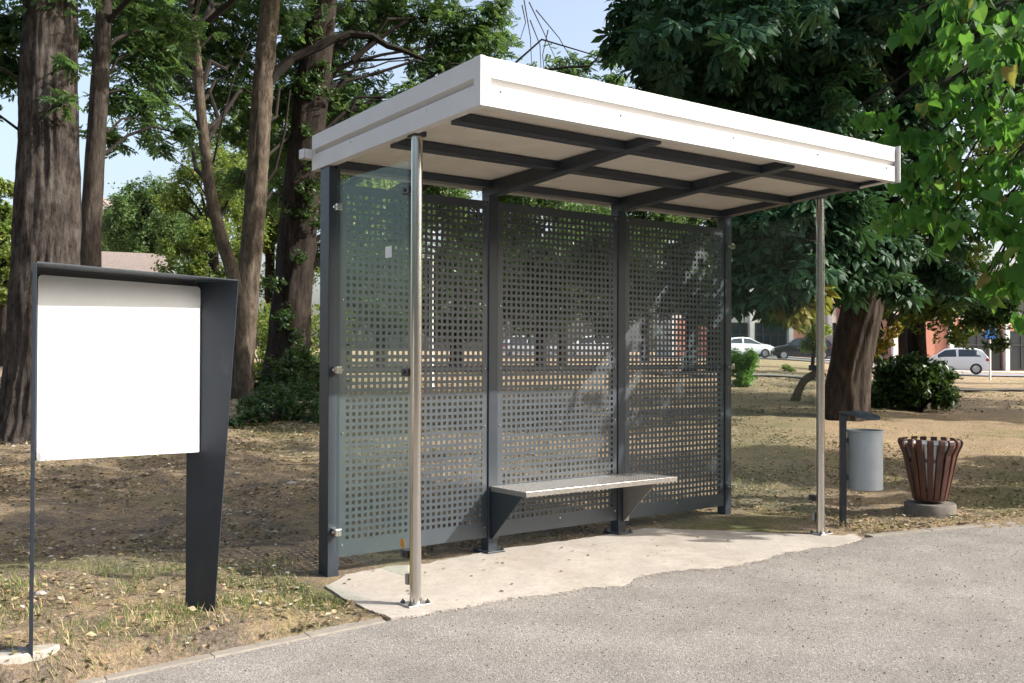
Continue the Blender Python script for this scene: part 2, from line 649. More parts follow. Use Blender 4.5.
M['grass'] = leaf_mat('grass_blades', [(0, (.09, .12, .04)), (.15, (.15, .18, .06)), (.2, (.38, .31, .18)), (.8, (.52, .43, .25)), (1, (.30, .22, .12))], .3, .7, .2)
M['grass_green'] = leaf_mat('grass_blades_green', [(0, (.07, .13, .025)), (.46, (.15, .22, .05)), (.54, (.40, .32, .17)), (1, (.52, .43, .26))], .3, .6, .2)
M['litter'] = leaf_mat('leaf_litter', [(0, (.055, .035, .024)), (.35, (.13, .085, .055)), (.6, (.27, .17, .095)), (.82, (.42, .31, .19)), (.96, (.48, .42, .33)), (1, (.58, .57, .54))], .1, .8, .2)

# ------------------------------------------------------------------ ground, asphalt, pad, kerbs, far road
rings = [0.0]
r = .6
while r < 700:
    rings.append(r)
    r = r * 1.018 + (.0 if r > 3 else .05)
rings = np.array(sorted(set(list(np.round(rings, 3)) + [8, 12, 14.4, 18, 27, 45, 65, 73, 250])))
azs = np.radians(np.concatenate([np.arange(-18, 88, .75), np.arange(88, 342, 6.0)]))


def yb(x):   # line where the tarmac ends and the earth begins
    return np.interp(x, [-30, -4, -1.7, -.25, 3.9, 4.6, 5.6, 9, 40], [-3.2, -1.62, -1.25, -1.14, -1.22, -1.36, -1.62, -2.4, -9.5])


def build_ground():
    R, A = np.meshgrid(rings, azs, indexing='ij')
    X = CAM.x + R * np.sin(A)
    Y = CAM.y + R * np.cos(A)
    Z = gz(X, Y)
    d = Y - yb(X)
    mask = sm(d / .35) * (R < 40)
    nz = np.zeros_like(Z)
    for i in range(Z.shape[0]):
        if rings[i] > 40: continue
        for j in range(Z.shape[1]):
            if mask[i, j] > 0:
                q = Vector((X[i, j], Y[i, j], 0))
                nz[i, j] = .045 * noise.fractal(q * 1.6, .8, 2.1, 4) + .02 * noise.noise(q * 6)
    inpad = (X > -.35) & (X < 4.1) & (Y < .35)
    Z = Z + np.where(inpad, 0, np.clip(nz, -.03, .06) * mask) - .03 * (d < 0) - .015 * (1 - sm(d / .1))
    V = np.stack([X, Y, Z], -1).reshape(-1, 3)
    n = len(azs)
    Fs = []
    for i in range(len(rings) - 1):
        a = np.arange(n)
        b = (a + 1) % n
        Fs.append(np.stack([i * n + a, (i + 1) * n + a, (i + 1) * n + b, i * n + b], -1)[:, ::-1])
    me = np_mesh('ground', V, np.concatenate(Fs))
    for p in me.polygons: p.use_smooth = True
    o = link('ground', me, M['ground'])
    tag(o, kind='structure')
    return o


build_ground()


def sheet(name, poly, z, mat, thick=.0, sub=0):
    me = bpy.data.meshes.new(name)
    bm = bmesh.new()
    vs = [bm.verts.new((x, y, z)) for x, y in poly]
    f = bm.faces.new(vs)
    if f.normal.z < 0: f.normal_flip()
    if thick:
        r = bmesh.ops.extrude_face_region(bm, geom=[f])
        for v in [g for g in r['geom'] if isinstance(g, bmesh.types.BMVert)]:
            v.co.z -= thick
    bm.normal_update()
    bmesh.ops.recalc_face_normals(bm, faces=bm.faces)
    bm.to_mesh(me)
    bm.free()
    o = link(name, me, mat)
    tag(o, kind='structure')
    return o


edge = [(x, float(yb(x)) + .02 * noise.noise(Vector((x * 5, 0, 0))) + .015 * noise.noise(Vector((x * 17, 3, 0)))) for x in np.arange(-6, 12, .06)]
tarmac = [(-60, -40), (60, -40), (60, -13)] + [(40, -9.5)] + edge[::-1] + [(-30, -3.2), (-60, -6)]
sheet('asphalt_road', tarmac, .004, M['asphalt'])

pad_front = [(-.20, -1.12), (-.02, -1.16), (.215, -1.169), (.4, -1.13), (.582, -1.131), (.8, -1.19), (1.065, -1.215), (1.296, -1.30), (1.45, -1.24), (1.6, -1.17), (1.784, -1.167), (2.1, -1.27),
             (2.363, -1.33), (2.7, -1.28), (2.96, -1.25), (3.325, -1.266), (3.6, -1.33), (3.85, -1.25)]
pad_back = [(3.98, -1.1), (3.93, -.70), (3.97, -.31), (4.0, .10), (3.7, .18), (3.1, .05), (2.54, .03), (2.0, .02), (1.32, .06), (.9, -.02), (.684, -.06), (.443, .03), (.1, -.05), (-.14, -.25), (-.2, -.6)]
fine_edge = []
loop = pad_front + pad_back
for i in range(len(loop)):
    a, b = Vector((*loop[i], 0)), Vector((*loop[(i + 1) % len(loop)], 0))
    k = max(1, int((b - a).length / .016))
    for j in range(k):
        q = a.lerp(b, j / k)
        w = .035 * noise.noise(q * 4) + .022 * noise.noise(q * 11 + Vector((9, 0, 0))) + .007 * noise.noise(q * 37)
        fine_edge.append((q.x + w * .4, q.y + w))
sheet('concrete_pad', fine_edge, .010, M['pad'], thick=.06)

mb = MB()
kp = [(-2.6, -1.43), (-1.69, -1.275), (-1.2, -1.235), (-.7, -1.195), (-.25, -1.165)]
for i in range(len(kp) - 1):
    (x0, y0), (x1, y1) = kp[i], kp[i + 1]
    g = 0
    mb.hexa([(x0 + g, y0, -.1), (x1 - g, y1, -.1), (x1 - g, y1 + .095, -.1), (x0 + g, y0 + .095, -.1)],
            [(x0 + g, y0 + .008, .012), (x1 - g, y1 + .008, .012), (x1 - g, y1 + .088, .016), (x0 + g, y0 + .088, .018)])
k = mb.build('kerb', M['kerb'], bevel=.006)
tag(k, kind='structure')
mb = MB()
kp = [(3.98, -1.27), (4.6, -1.40), (5.6, -1.66), (7, -1.98), (9, -2.44), (12, -3.1)]
for i in range(len(kp) - 1):
    (x0, y0), (x1, y1) = kp[i], kp[i + 1]
    mb.hexa([(x0 + .004, y0, -.1), (x1 - .004, y1, -.1), (x1 - .004, y1 + .09, -.1), (x0 + .004, y0 + .09, -.1)],
            [(x0 + .004, y0 + .01, .016), (x1 - .004, y1 + .01, .016), (x1 - .004, y1 + .08, .02), (x0 + .004, y0 + .08, .02)])
k = mb.build('kerb', M['kerb'], bevel=.006)
tag(k, kind='structure')


def polar(az, r):
    a = math.radians(az)
    return CAM.x + r * math.sin(a), CAM.y + r * math.cos(a)


def strip(name, az0, az1, rfun, w0, w1, dz, mat):
    V, Fq = [], []
    n = int((az1 - az0) / .5)
    nr = 8
    for i in range(n + 1):
        a = az0 + (az1 - az0) * i / n
        for j in range(nr + 1):
            rr = rfun(a) + w0 + (w1 - w0) * j / nr
            x, y = polar(a, rr)
            V.append((x, y, gzf(x, y) + dz))
    for i in range(n):
        for j in range(nr):
            q = i * (nr + 1) + j
            Fq.append((q, q + nr + 1, q + nr + 2, q + 1))
    me = np_mesh(name, np.array(V), np.array(Fq)[:, ::-1])
    o = link(name, me, mat)
    tag(o, kind='structure')
    return o


def road_r(a):
    return float(np.interp(a, [-20, 20, 51, 62, 90], [62, 68, 73, 65, 52]))


strip('far_road', -18, 88, road_r, -4.0, 4.2, .06, M['road'])
strip('far_pavement', -18, 88, road_r, 4.4, 7.5, .14, M['pale_render'])
strip('path', 40, 87, lambda a: float(np.interp(a, [40, 56, 70, 87], [33, 31, 38, 44])), -.9, .9, .05, M['kerb'])

# ------------------------------------------------------------------ bus shelter
W = 1.25
PW = .08                 # post width
XR0, XR1F, XR1B = -.012, 3.675, 3.79
YF, YBK = -1.657, .22
PADZ = .010


def zb(y):               # underside of the roof edge
    return 2.657 - .0357 * (y - YF)


def zt(y):               # top of the roof edge
    return 2.905 - .047 * (y - YF)


shelter = thing('bus_shelter', (0, 0, 0), 'bus stop shelter with perforated dark grey back panels, glass sides and cream flat roof', 'bus shelter')


def perforated(name, x0, x1, z0, z1, hx0, hz0, px, pz, nx, nz, hs, mat, parent, thick=.004, plane='XZ', off=0, hsz=None):
    hsz = hsz or hs
    xs = [x0]
    for i in range(nx):
        c = hx0 + i * px
        xs += [c - hs / 2, c + hs / 2]
    xs.append(x1)
    zs = [z0]
    for i in range(nz):
        c = hz0 + i * pz
        zs += [c - hsz / 2, c + hsz / 2]
    zs.append(z1)
    nx_, nz_ = len(xs), len(zs)
    X, Zz = np.meshgrid(xs, zs, indexing='ij')
    if plane == 'XZ':
        A = np.stack([X, np.full_like(X, off), Zz], -1).reshape(-1, 3)
        B = np.stack([X, np.full_like(X, off + thick), Zz], -1).reshape(-1, 3)
    else:
        A = np.stack([X, Zz, np.full_like(X, off)], -1).reshape(-1, 3)
        B = np.stack([X, Zz, np.full_like(X, off - thick)], -1).reshape(-1, 3)
    n = len(A)
    Q = []
    idx = lambda i, j: i * nz_ + j
    for i in range(nx_ - 1):
        for j in range(nz_ - 1):
            a, b, c, d = idx(i, j), idx(i + 1, j), idx(i + 1, j + 1), idx(i, j + 1)
            if i % 2 == 1 and j % 2 == 1:
                for p, q in ((a, b), (b, c), (c, d), (d, a)):
                    Q.append((p, q, q + n, p + n))
            else:
                Q.append((a, b, c, d))
                Q.append((d + n, c + n, b + n, a + n))
    for i in range(nx_ - 1):
        for j in (0, nz_ - 1):
            a, b = idx(i, j), idx(i + 1, j)
            Q.append((a, b, b + n, a + n) if j else (b, a, a + n, b + n))
    for j in range(nz_ - 1):
        for i in (0, nx_ - 1):
            a, b = idx(i, j), idx(i, j + 1)
            Q.append((b, a, a + n, b + n) if i else (a, b, b + n, a + n))
    me = np_mesh(name, np.concatenate([A, B]), np.array(Q))
    return link(name, me, mat, parent)


def base_bolts(parent, cx, cy, dx, dy, z):
    for sx in (-1, 1):
        for sy in (-1, 1):
            m = MB()
            m.tube([(cx + sx * dx, cy + sy * dy, z), (cx + sx * dx, cy + sy * dy, z + .012)], .013, 6)
            m.tube([(cx + sx * dx, cy + sy * dy, z + .012), (cx + sx * dx, cy + sy * dy, z + .022)], .005, 6)
            m.build('bolt', M['bolt'], parent)


for k in range(4):
    m = MB()
    x = k * W
    zb0 = -.05 if k == 0 else PADZ
    m.box(x, x + PW, 0, .125 if k == 0 else .09, zb0, zb(.04) - .002)
    p = m.build('back_post', M['anthracite'], shelter, bevel=.004)
    if k:
        m = MB()
        m.box(x - .035, x + PW + .035, -.045, .135, PADZ - .02, PADZ + .011)
        m.build('base_plate', M['anthracite'], p, bevel=.002)
        base_bolts(p, x + PW / 2, .045, .06, .075, PADZ + .011)

# perforated back panels with their rails
for k in range(3):
    x0, x1 = k * W + PW + .004, (k + 1) * W - .004
    o = perforated('perforated_panel', x0, x1, .115, 2.488, x0 + .060, .235, .0436, .0436, 25, 51, .0240, M['panel'], shelter, off=.012)
    m = MB()
    for zz in (.19, .9, 1.304, 1.75, 2.462):
        for xx in (x0 + .022, (x0 + x1) / 2, x1 - .022):
            m.lathe((0, 0, 0), [(0, 0)], 3) if False else None
            m.tube([(xx, .012, zz), (xx, .006, zz)], .007, 8)
    tag(m.build('panel_screws', M['steel'], o), kind='stuff')
    m = MB()
    m.box(x0, x1, .018, .055, 1.283, 1.325)
    m.build('panel_rail', M['anthracite'], shelter, bevel=.003)

# glass side panels with clamps
for side, xg in (('l', .040), ('r', 3.775)):
    m = MB()
    m.box(xg, xg + .009, -.885, -.018, .152, 2.50)
    g = m.build('glass_panel', M['glass'], shelter, bevel=.0012)
    for zz in (.284, 1.304, 2.331):
        for yy, w in ((-.018, 1), (-.885, -1)):
            m = MB()
            m.box(xg - .016, xg + .025, yy - (.045 if w > 0 else .028), yy + (.026 if w > 0 else .045), zz - .022, zz + .022)
            m.tube([(xg - .016, yy - .014 * w, zz), (xg - .026, yy - .014 * w, zz)], .010, 10)
            m.tube([(xg + .025, yy - .014 * w, zz), (xg + .035, yy - .014 * w, zz)], .010, 10)
            m.build('glass_clamp', M['bolt'] if w < 0 else M['steel'], g, bevel=.003)
    if side == 'l':
        m = MB()
        m.box(xg - .0012, xg - .0004, -.705, -.635, 1.965, 2.030)
        m.build('paper_sticker', M['sticker'], g)
        m = MB()
        m.tube([(xg - .0012, -.838, .335), (xg - .0004, -.838, .335)], .028, 20)
        m.build('orange_sticker', M['orange'], g)

# chrome front posts
for xf in (.058, 3.765):
    m = MB()
    m.tube([(xf, -.9465, PADZ + .008), (xf, -.9465, zb(-.9465) - .003)], .0325, 28)
    p = m.build('front_post', M['steel'], shelter, smooth=True)
    m = MB()
    m.box(xf - .075, xf + .075, -.9465 - .06, -.9465 + .06, PADZ - .005, PADZ + .009)
    m.build('base_plate', M['bench_steel'], p, bevel=.002)
    base_bolts(p, xf, -.9465, .055, .042, PADZ + .009)
    m = MB()
    m.box(xf - .040, xf + .040, -.9465 - .04, -.9465 + .04, zb(-.9465) - .008, zb(-.9465) + .02)
    m.build('post_head_plate', M['anthracite'], p, bevel=.002)
    m = MB()
    m.box(xf - .03, xf - .002, -.912, -.885, .115, .175)
    m.build('glass_foot_clip', M['bench_steel'], p, bevel=.002)

# bench
SZ = .475
bench = perforated('bench_seat', 1.268, 2.73, -.405, -.004, 1.30, -.378, .0268, .0268, 53, 14, .0135, M['bench_steel'], shelter, thick=.004, plane='XY', off=SZ)
m = MB()
m.box(1.268, 2.73, -.4075, -.4055, SZ - .034, SZ + .0015)
m.build('front_lip', M['steel'], bench, bevel=.0008)
for xx in (1.2655, 2.7305):
    m = MB()
    m.box(xx, xx + .002, -.402, -.006, SZ - .034, SZ - .0005)
    m.build('end_lip', M['bench_steel'], bench)
for xx in (1.272, 2.545):
    m = MB()
    m.prism([(xx, -.012, SZ - .006), (xx, -.36, SZ - .006), (xx, -.36, SZ - .04), (xx, -.012, .105)], (.006, 0, 0))
    m.prism([(xx, -.012, .105), (xx, -.012, SZ - .006), (xx + .06, -.012, SZ - .006), (xx + .06, -.012, .105)], (0, .006, 0))
    br = m.build('bracket', M['bench_steel'] if xx > 2 else M['panel'], bench)

# roof -------------------------------------------------------------
m = MB()
m.hexa([(XR0 + .06, YF + .06, zt(YF) - .03), (XR1F - .06, YF + .06, zt(YF) - .03), (XR1B - .06, YBK, zt(YBK) - .03), (XR0 + .06, YBK, zt(YBK) - .03)],
       [(XR0 + .06, YF + .06, zt(YF) - .012), (XR1F - .06, YF + .06, zt(YF) - .012), (XR1B - .06, YBK, zt(YBK) - .012), (XR0 + .06, YBK, zt(YBK) - .012)])
roof = m.build('roof', M['cream'], shelter)


def fascia_profile(h0, h1):
    h = h1 - h0
    d = .0
    return [(0, h0), (0, h0 + .44 * h), (.040, h0 + .45 * h), (.040, h0 + .455 * h), (0, h0 + .455 * h + .033), (0, h1), (.055, h1), (.055, h0), ]


def loft(m, A, B):
    n = len(A)
    m.add(list(A) + list(B), [tuple(range(n - 1, -1, -1)), tuple(range(n, 2 * n))] + [(i, (i + 1) % n, n + (i + 1) % n, n + i) for i in range(n)])


m = MB()
pf = fascia_profile(zb(YF), zt(YF))
loft(m, [(.05, YF + d, z) for d, z in pf], [(XR1F - .012, YF + d, z) for d, z in pf])
m.box(XR0 + .03, .05, YF, YF + .05, zb(YF), zt(YF))
ff = m.build('front_fascia', M['cream'], roof)
for xx in (.115, .95, 1.9, 2.75, 3.55):
    mm = MB()
    mm.tube([(xx, YF, zb(YF) + .085), (xx, YF - .005, zb(YF) + .085)], .007, 10)
    mm.build('rivet', M['rivet'], ff)
m = MB()
A = [(XR0 + d, YF + .058, z) for d, z in fascia_profile(zb(YF), zt(YF))]
B = [(XR0 + d, YBK, z) for d, z in fascia_profile(zb(YBK), zt(YBK))]
loft(m, A, B)
lf = m.build('left_fascia', M['cream'], roof)
for yy in (-1.15, -.3):
    mm = MB()
    mm.tube([(XR0, yy, zb(yy) + .085), (XR0 - .005, yy, zb(yy) + .085)], .007, 10)
    mm.build('rivet', M['cream'], lf)
m = MB()
m.box(XR0 - .003, XR0 + .028, YF - .003, YF + .056, zb(YF) - .003, zt(YF) + .003)
m.build('corner_trim', M['cream'], roof, bevel=.002)
m = MB()
loft(m, [(XR1F - d, YF + .06, z) for d, z in fascia_profile(zb(YF), zt(YF))][::-1], [(XR1B - d, YBK, z) for d, z in fascia_profile(zb(YBK), zt(YBK))][::-1])
m.build('right_fascia', M['cream'], roof)
m = MB()
m.box(XR1F + .002, XR1F + .012, YF - .028, YF + .05, zb(YF) - .008, zt(YF) + .008)
m.build('end_trim', M['cream'], roof, bevel=.002)
m = MB()
m.box(XR0 + .004, XR1B - .004, YBK - .03, YBK - .001, zb(YBK) + .002, zt(YBK) - .004)
m.build('back_fascia', M['cream'], roof)
m = MB()
gz0 = zb(YBK) + .08
m.prism([(-.065, YBK + .002, gz0), (-.065, YBK + .07, gz0), (-.065, YBK + .07, gz0 + .06), (-.065, YBK + .06, gz0 + .06), (-.065, YBK + .06, gz0 + .012), (-.065, YBK + .014, gz0 + .012), (-.065, YBK + .014, gz0 + .06), (-.065, YBK + .002, gz0 + .06)], (3.92, 0, 0))
m.box(-.070, -.062, YBK + .002, YBK + .07, gz0, gz0 + .06)
m.build('gutter', M['cream'], roof)
m = MB()
S = .034
m.hexa([(XR0 + .058, YF + .058, zb(YF) + S), (XR1F - .058, YF + .058, zb(YF) + S), (XR1B - .058, YBK - .031, zb(YBK) + S), (XR0 + .058, YBK - .031, zb(YBK) + S)],
       [(XR0 + .058, YF + .058, zb(YF) + S + .02), (XR1F - .058, YF + .058, zb(YF) + S + .02), (XR1B - .058, YBK - .031, zb(YBK) + S + .02), (XR0 + .058, YBK - .031, zb(YBK) + S + .02)])
m.build('soffit', M['soffit'], roof)
for yy in (-1.39, -.76, -.03):
    m = MB()
    x1 = XR1F - .06 + (XR1B - XR1F) * (yy - YF) / (YBK - YF)
    m.box(XR0 + .057, x1, yy, yy + .085, zb(yy) - .022, zb(yy) + S - .006)
    m.build('roof_rail', M['anthracite'], roof, bevel=.003)
for i, xx in enumerate((.05, W - .004, 2 * W - .004, 3 * W - .09)):
    m = MB()
    if i == 0: continue
    y0, y1 = YF + .06, .085
    db, df = (.115, .055) if i in (1, 2) else (.07, .03)
    PWb = PW + .008
    sk = -.05 if i == 3 else 0
    m.hexa([(xx + sk, y0, zb(y0) - df + .04), (xx + PWb + sk, y0, zb(y0) - df + .04), (xx + PWb, y1, zb(y1) - db + .04), (xx, y1, zb(y1) - db + .04)],
           [(xx + sk, y0, zb(y0) + S - .003), (xx + PWb + sk, y0, zb(y0) + S - .003), (xx + PWb, y1, zb(y1) + S - .003), (xx, y1, zb(y1) + S - .003)])
    m.build('roof_beam', M['anthracite'], roof, bevel=.003)

# ------------------------------------------------------------------ notice board
Fp = at(212, 614, 5.36)
Fp.z = 0
u = Vector((-.65, .76, 0)).normalized()
nb = thing('notice_board', (-1.35, -.75, 0), 'blank white notice board in a dark bent steel frame with tapered leg', 'notice board')


def plan_hit(px, P0, d):
    """point P0 + s*d seen in column px"""
    a = YAW + math.atan((px - 512) / F_PX)
    rx, ry = math.sin(a), math.cos(a)
    # CAM + t r = P0 + s d
    det = rx * (-d.y) + ry * d.x
    ex, ey = P0.x - CAM.x, P0.y - CAM.y
    s = (rx * ey - ry * ex) / (ry * d.x - rx * d.y) if abs(ry * d.x - rx * d.y) > 1e-9 else 0
    return P0 + d * s


def zat(px, py, P):
    d = ray(px, py)
    return CAM.z + d.z * (Vector((P.x - CAM.x, P.y - CAM.y)).length / math.hypot(d.x, d.y))


Bb = plan_hit(187, Fp, u)
Ft = plan_hit(238, Fp, u)
Pr = plan_hit(201, Fp, u)
H = zat(238, 281, Ft)
rl = (1.409 - .145) / ((652 - 352.5) / F_PX) / math.cos(math.atan((33 - 512) / F_PX))
FL = at(33, 652, rl)
FLt = at(37, 263, rl - .26)
u2 = Vector((ray(37, 400).x, ray(37, 400).y, 0)).normalized()
HL = FLt.z

th = .006
nrm = Vector((.76, .65, 0)).normalized()
loc = Vector(nb.location)


def L(v): return Vector(v) - loc


m = MB()
m.prism([L((Bb.x, Bb.y, -.08)), L((Fp.x, Fp.y, -.08)), L((Ft.x, Ft.y, H)), L((Bb.x, Bb.y, H))], nrm * th)
m.build('side_leg', M['anthracite'], nb, bevel=.0015)
Lb = FLt + u2 * .36
m = MB()
n2 = Vector((-u2.y, u2.x, 0))
m.prism([L((FL.x, FL.y, .08)), L((FL.x + u2.x * .10, FL.y + u2.y * .10, .08)), L((Lb.x, Lb.y, HL)), L((FLt.x, FLt.y, HL))], n2 * .016)
m.build('side_leg', M['anthracite'], nb, bevel=.0015)
m = MB()
cap = [(FLt.x, FLt.y, HL), (Ft.x, Ft.y, H), (Bb.x, Bb.y, H), (Lb.x, Lb.y, HL)]
out = (Vector(cap[0]) - Vector(cap[3])).normalized()
m.prism([L(c) for c in cap], (0, 0, .007))
m.build('top_cap', M['anthracite'], nb, bevel=.0015)
# white face with rounded corners
PL = FLt + u2 * .30
zTL, zTR, zBR, zBL = zat(40, 274.5, PL), zat(201, 287, Pr), zat(199.5, 452, Pr), zat(39, 461, PL)
ex = (Vector((Pr.x, Pr.y, 0)) - Vector((PL.x, PL.y, 0)))
wid = ex.length
ex.normalize()
pts = []
rc = .02


def quadpt(s, t):
    zt_ = zTL + (zTR - zTL) * s
    zb_ = zBL + (zBR - zBL) * s
    q = Vector((PL.x, PL.y, 0)) + ex * (.006 + (wid - .012) * s)
    return Vector((q.x, q.y, zb_ + (zt_ - zb_) * t))


hh = zTL - zBL
for (cs, ct, a0, rr) in ((0, 0, 180, .008), (1, 0, 270, .008), (1, 1, 0, rc), (0, 1, 90, rc)):
    for j in range(7):
        a = math.radians(a0 + 15 * j)
        s = (rr / wid if cs == 0 else 1 - rr / wid) + math.cos(a) * rr / wid
        t = (rr / hh if ct == 0 else 1 - rr / hh) + math.sin(a) * rr / hh
        pts.append(L(quadpt(s, t)))
m = MB()
nn = ex.cross(Vector((0, 0, 1)))
m.prism(pts, -nn * .012)
m.build('white_face', M['white_panel'], nb)
m = MB()
bx0, bx1 = Vector((PL.x, PL.y, 0)) + ex * .004 - nn * .016, Vector((Pr.x, Pr.y, 0)) - ex * .012 - nn * .016
m.prism([L((bx0.x, bx0.y, zBL + .05)), L((bx1.x, bx1.y, zBR + .05)), L((bx1.x, bx1.y, H - .002)), L((bx0.x, bx0.y, HL - .002))], -nn * .006)
m.build('back_sheet', M['anthracite'], nb)
# concrete footing under the thin leg
m = MB()
pts = []
for j in range(26):
    a = 2 * math.pi * j / 26
    rr = 1 + .25 * noise.noise(Vector((math.cos(a) * 2, math.sin(a) * 2, 5)))
    pts.append((FL.x - .07 + .19 * rr * math.cos(a), FL.y + .05 + .065 * rr * math.sin(a), .03))
m.prism(pts, (0, 0, gzf(FL.x, FL.y + .03) - .03 + .008))
fo = m.build('concrete_footing', M['pad'], None, bevel=.008)
tag(fo, 'rough pale concrete footing around the thin leg of the notice board', 'footing')

# ------------------------------------------------------------------ grey bucket bin on a post
b0 = ground_hit(843, 524)
gb = thing('litter_bin', (b0.x, b0.y, b0.z), 'grey cylinder litter bin hung on a dark post with flat lid', 'litter bin')
rd = Vector((rgt0.x, rgt0.y, 0))
fd = Vector((fwd.x, fwd.y, 0)).normalized()
m = MB()
a, b = rd * .024, fd * .024
m.hexa([-a - b + Vector((0, 0, -.05)), a - b + Vector((0, 0, -.05)), a + b + Vector((0, 0, -.05)), -a + b + Vector((0, 0, -.05))],
       [-a - b + Vector((0, 0, .892)), a - b + Vector((0, 0, .892)), a + b + Vector((0, 0, .892)), -a + b + Vector((0, 0, .892))])
m.build('post', M['anthracite'], gb, bevel=.004)
m = MB()
c0 = rd * .18
pts = [-rd * .026 - fd * .03, ]
poly = [-rd * .026 + fd * .035 + Vector((0, 0, .905)), -rd * .026 - fd * .035 + Vector((0, 0, .905))]
for j in range(15):
    t = math.radians(-90 + 180 * j / 14)
    poly.append(rd * (.17 + .13 * math.cos(t)) + fd * (.125 * math.sin(t)) + Vector((0, 0, .905 - .03 * (.17 + .13 * math.cos(t)) / .3 - .005 + .028 * math.sin(t))))
m.prism(poly, (0, 0, .008))
m.build('lid', M['anthracite'], gb)
m = MB()
m.lathe(c0, [(.005, .292), (.135, .285), (.140, .29), (.140, .752), (.147, .756), (.147, .768), (.137, .768), (.134, .75), (.134, .30), (.005, .30)], 40)
bu = m.build('bucket', M['grey_plastic'], gb, smooth=True)
for zz in (.38, .68):
    m = MB()
    m.box(-.02, .02, -.02, .02, -.02, .02)
    br = m.build('hanger', M['anthracite'], gb)
    br.location = rd * .034 + Vector((0, 0, zz))
    br.rotation_euler = (0, 0, -YAW)

# ------------------------------------------------------------------ slatted bin
s0 = ground_hit(930, 514.5)
sb = thing('slatted_bin', (s0.x, s0.y, s0.z), 'round litter bin of brown wooden slats with zinc liner on concrete base', 'litter bin')
m = MB()
m.lathe((0, 0, 0), [(.0, -.05), (.208, -.05), (.208, .092), (.20, .102), (.0, .102)], 40)
m.build('concrete_base', M['concrete_base'], sb, smooth=True)
m = MB()
m.lathe((0, 0, 0), [(.04, .09), (.04, .13), (.10, .13), (.10, .145), (.0, .145)], 20)
m.build('stem', M['bolt'], sb, smooth=True)
m = MB()
m.lathe((0, 0, 0), [(.0, .15), (.112, .15), (.196, .60), (.204, .605), (.204, .615), (.190, .615), (.188, .60), (.105, .16), (.0, .16)], 40)
m.build('liner', M['liner'], sb, smooth=True)
for zz, rr in ((.22, .134), (.47, .186)):
    m = MB()
    m.lathe((0, 0, 0), [(rr - .008, zz - .014), (rr + .001, zz - .014), (rr + .005, zz + .014), (rr - .006, zz + .014), (rr - .008, zz - .014)], 40)
    m.build('hoop', M['bolt'], sb)
m = MB()
zs = [(.132, .125), (.142, .15), (.218, .52), (.256, .605), (.256, .635), (.246, .648)]
w = .0265
inner = [(rr - .022, zz) for rr, zz in zs]
prof = zs + inner[::-1]
A = [(rr, -w * (.86 if zz < .3 else 1.0), zz) for rr, zz in prof]
B = [(rr, w * (.86 if zz < .3 else 1.0), zz) for rr, zz in prof]
n_ = len(A)
k6 = len(zs)
fs = [(i, (i + 1) % n_, n_ + (i + 1) % n_, n_ + i) for i in range(n_)]
for i in range(k6 - 1):
    fs.append((i + 1, i, n_ - 1 - i, n_ - 2 - i))
    fs.append((n_ + i, n_ + i + 1, n_ + n_ - 2 - i, n_ + n_ - 1 - i))
m.add(A + B, fs)
sl0 = m.build('slat', M['wood_slat'], sb, bevel=.004)
for j in range(17):
    o = sl0 if j == 0 else sl0.copy()
    if j:
        COL.objects.link(o)
        o.parent = sb
    o.rotation_euler = (random.uniform(-.012, .012), random.uniform(-.02, .02), 2 * math.pi * j / 17 + random.uniform(-.02, .02))

# ------------------------------------------------------------------ foliage machinery
def basis(d, n):
    d = d / np.linalg.norm(d, axis=1, keepdims=True)
    n = n - (n * d).sum(1, keepdims=True) * d
    n = n / (np.linalg.norm(n, axis=1, keepdims=True) + 1e-9)
    y = np.cross(n, d)
    return np.stack([d, y, n], -1)     # columns


def instance(T, Fc, pos, B, sc):
    T = np.asarray(T, float)
    Fc = np.asarray(Fc, int)
    V = np.einsum('nij,kj->nki', B, T) * sc[:, None, None] + pos[:, None, :]
    n, k = len(pos), len(T)
    Fa = (Fc[None] + (np.arange(n) * k)[:, None, None]).reshape(-1, Fc.shape[1])
    return V.reshape(-1, 3), Fa


def tmpl_ash():
    V, Q = [], []
    for i in range(9):
        if i == 8:
            bx, ang, ln = .72, 0, .36
        else:
            bx = .10 + .17 * (i // 2)
            ang = math.radians(52 * (1 if i % 2 else -1))
            ln = .36
        c, s = math.cos(ang), math.sin(ang)
        b = len(V)
        for (x, y, z) in ((0, 0, 0), (.45 * ln, -.26 * ln, .02), (ln, 0, -.06), (.45 * ln, .26 * ln, .02)):
            V.append((bx + x * c - y * s, x * s + y * c, z - .12 * bx * bx))
        Q.append((b, b + 1, b + 2, b + 3))
    return V, Q


def tmpl_palm():
    V, Q = [], []
    for i, (a, ln) in enumerate(((0, 1), (38, .95), (-38, .95), (78, .78), (-78, .78), (125, .5), (-125, .5))):
        c, s = math.cos(math.radians(a)), math.sin(math.radians(a))
        b = len(V)
        for (x, y, z) in ((.02, 0, 0), (.66 * ln, -.17 * ln, -.10), (ln, 0, -.30), (.66 * ln, .17 * ln, -.10), (.6 * ln, 0, -.04)):
            V.append((x * c - y * s, x * s + y * c, z))
        Q += [(b, b + 1, b + 2, b + 4), (b, b + 4, b + 2, b + 3)]
    return V, Q


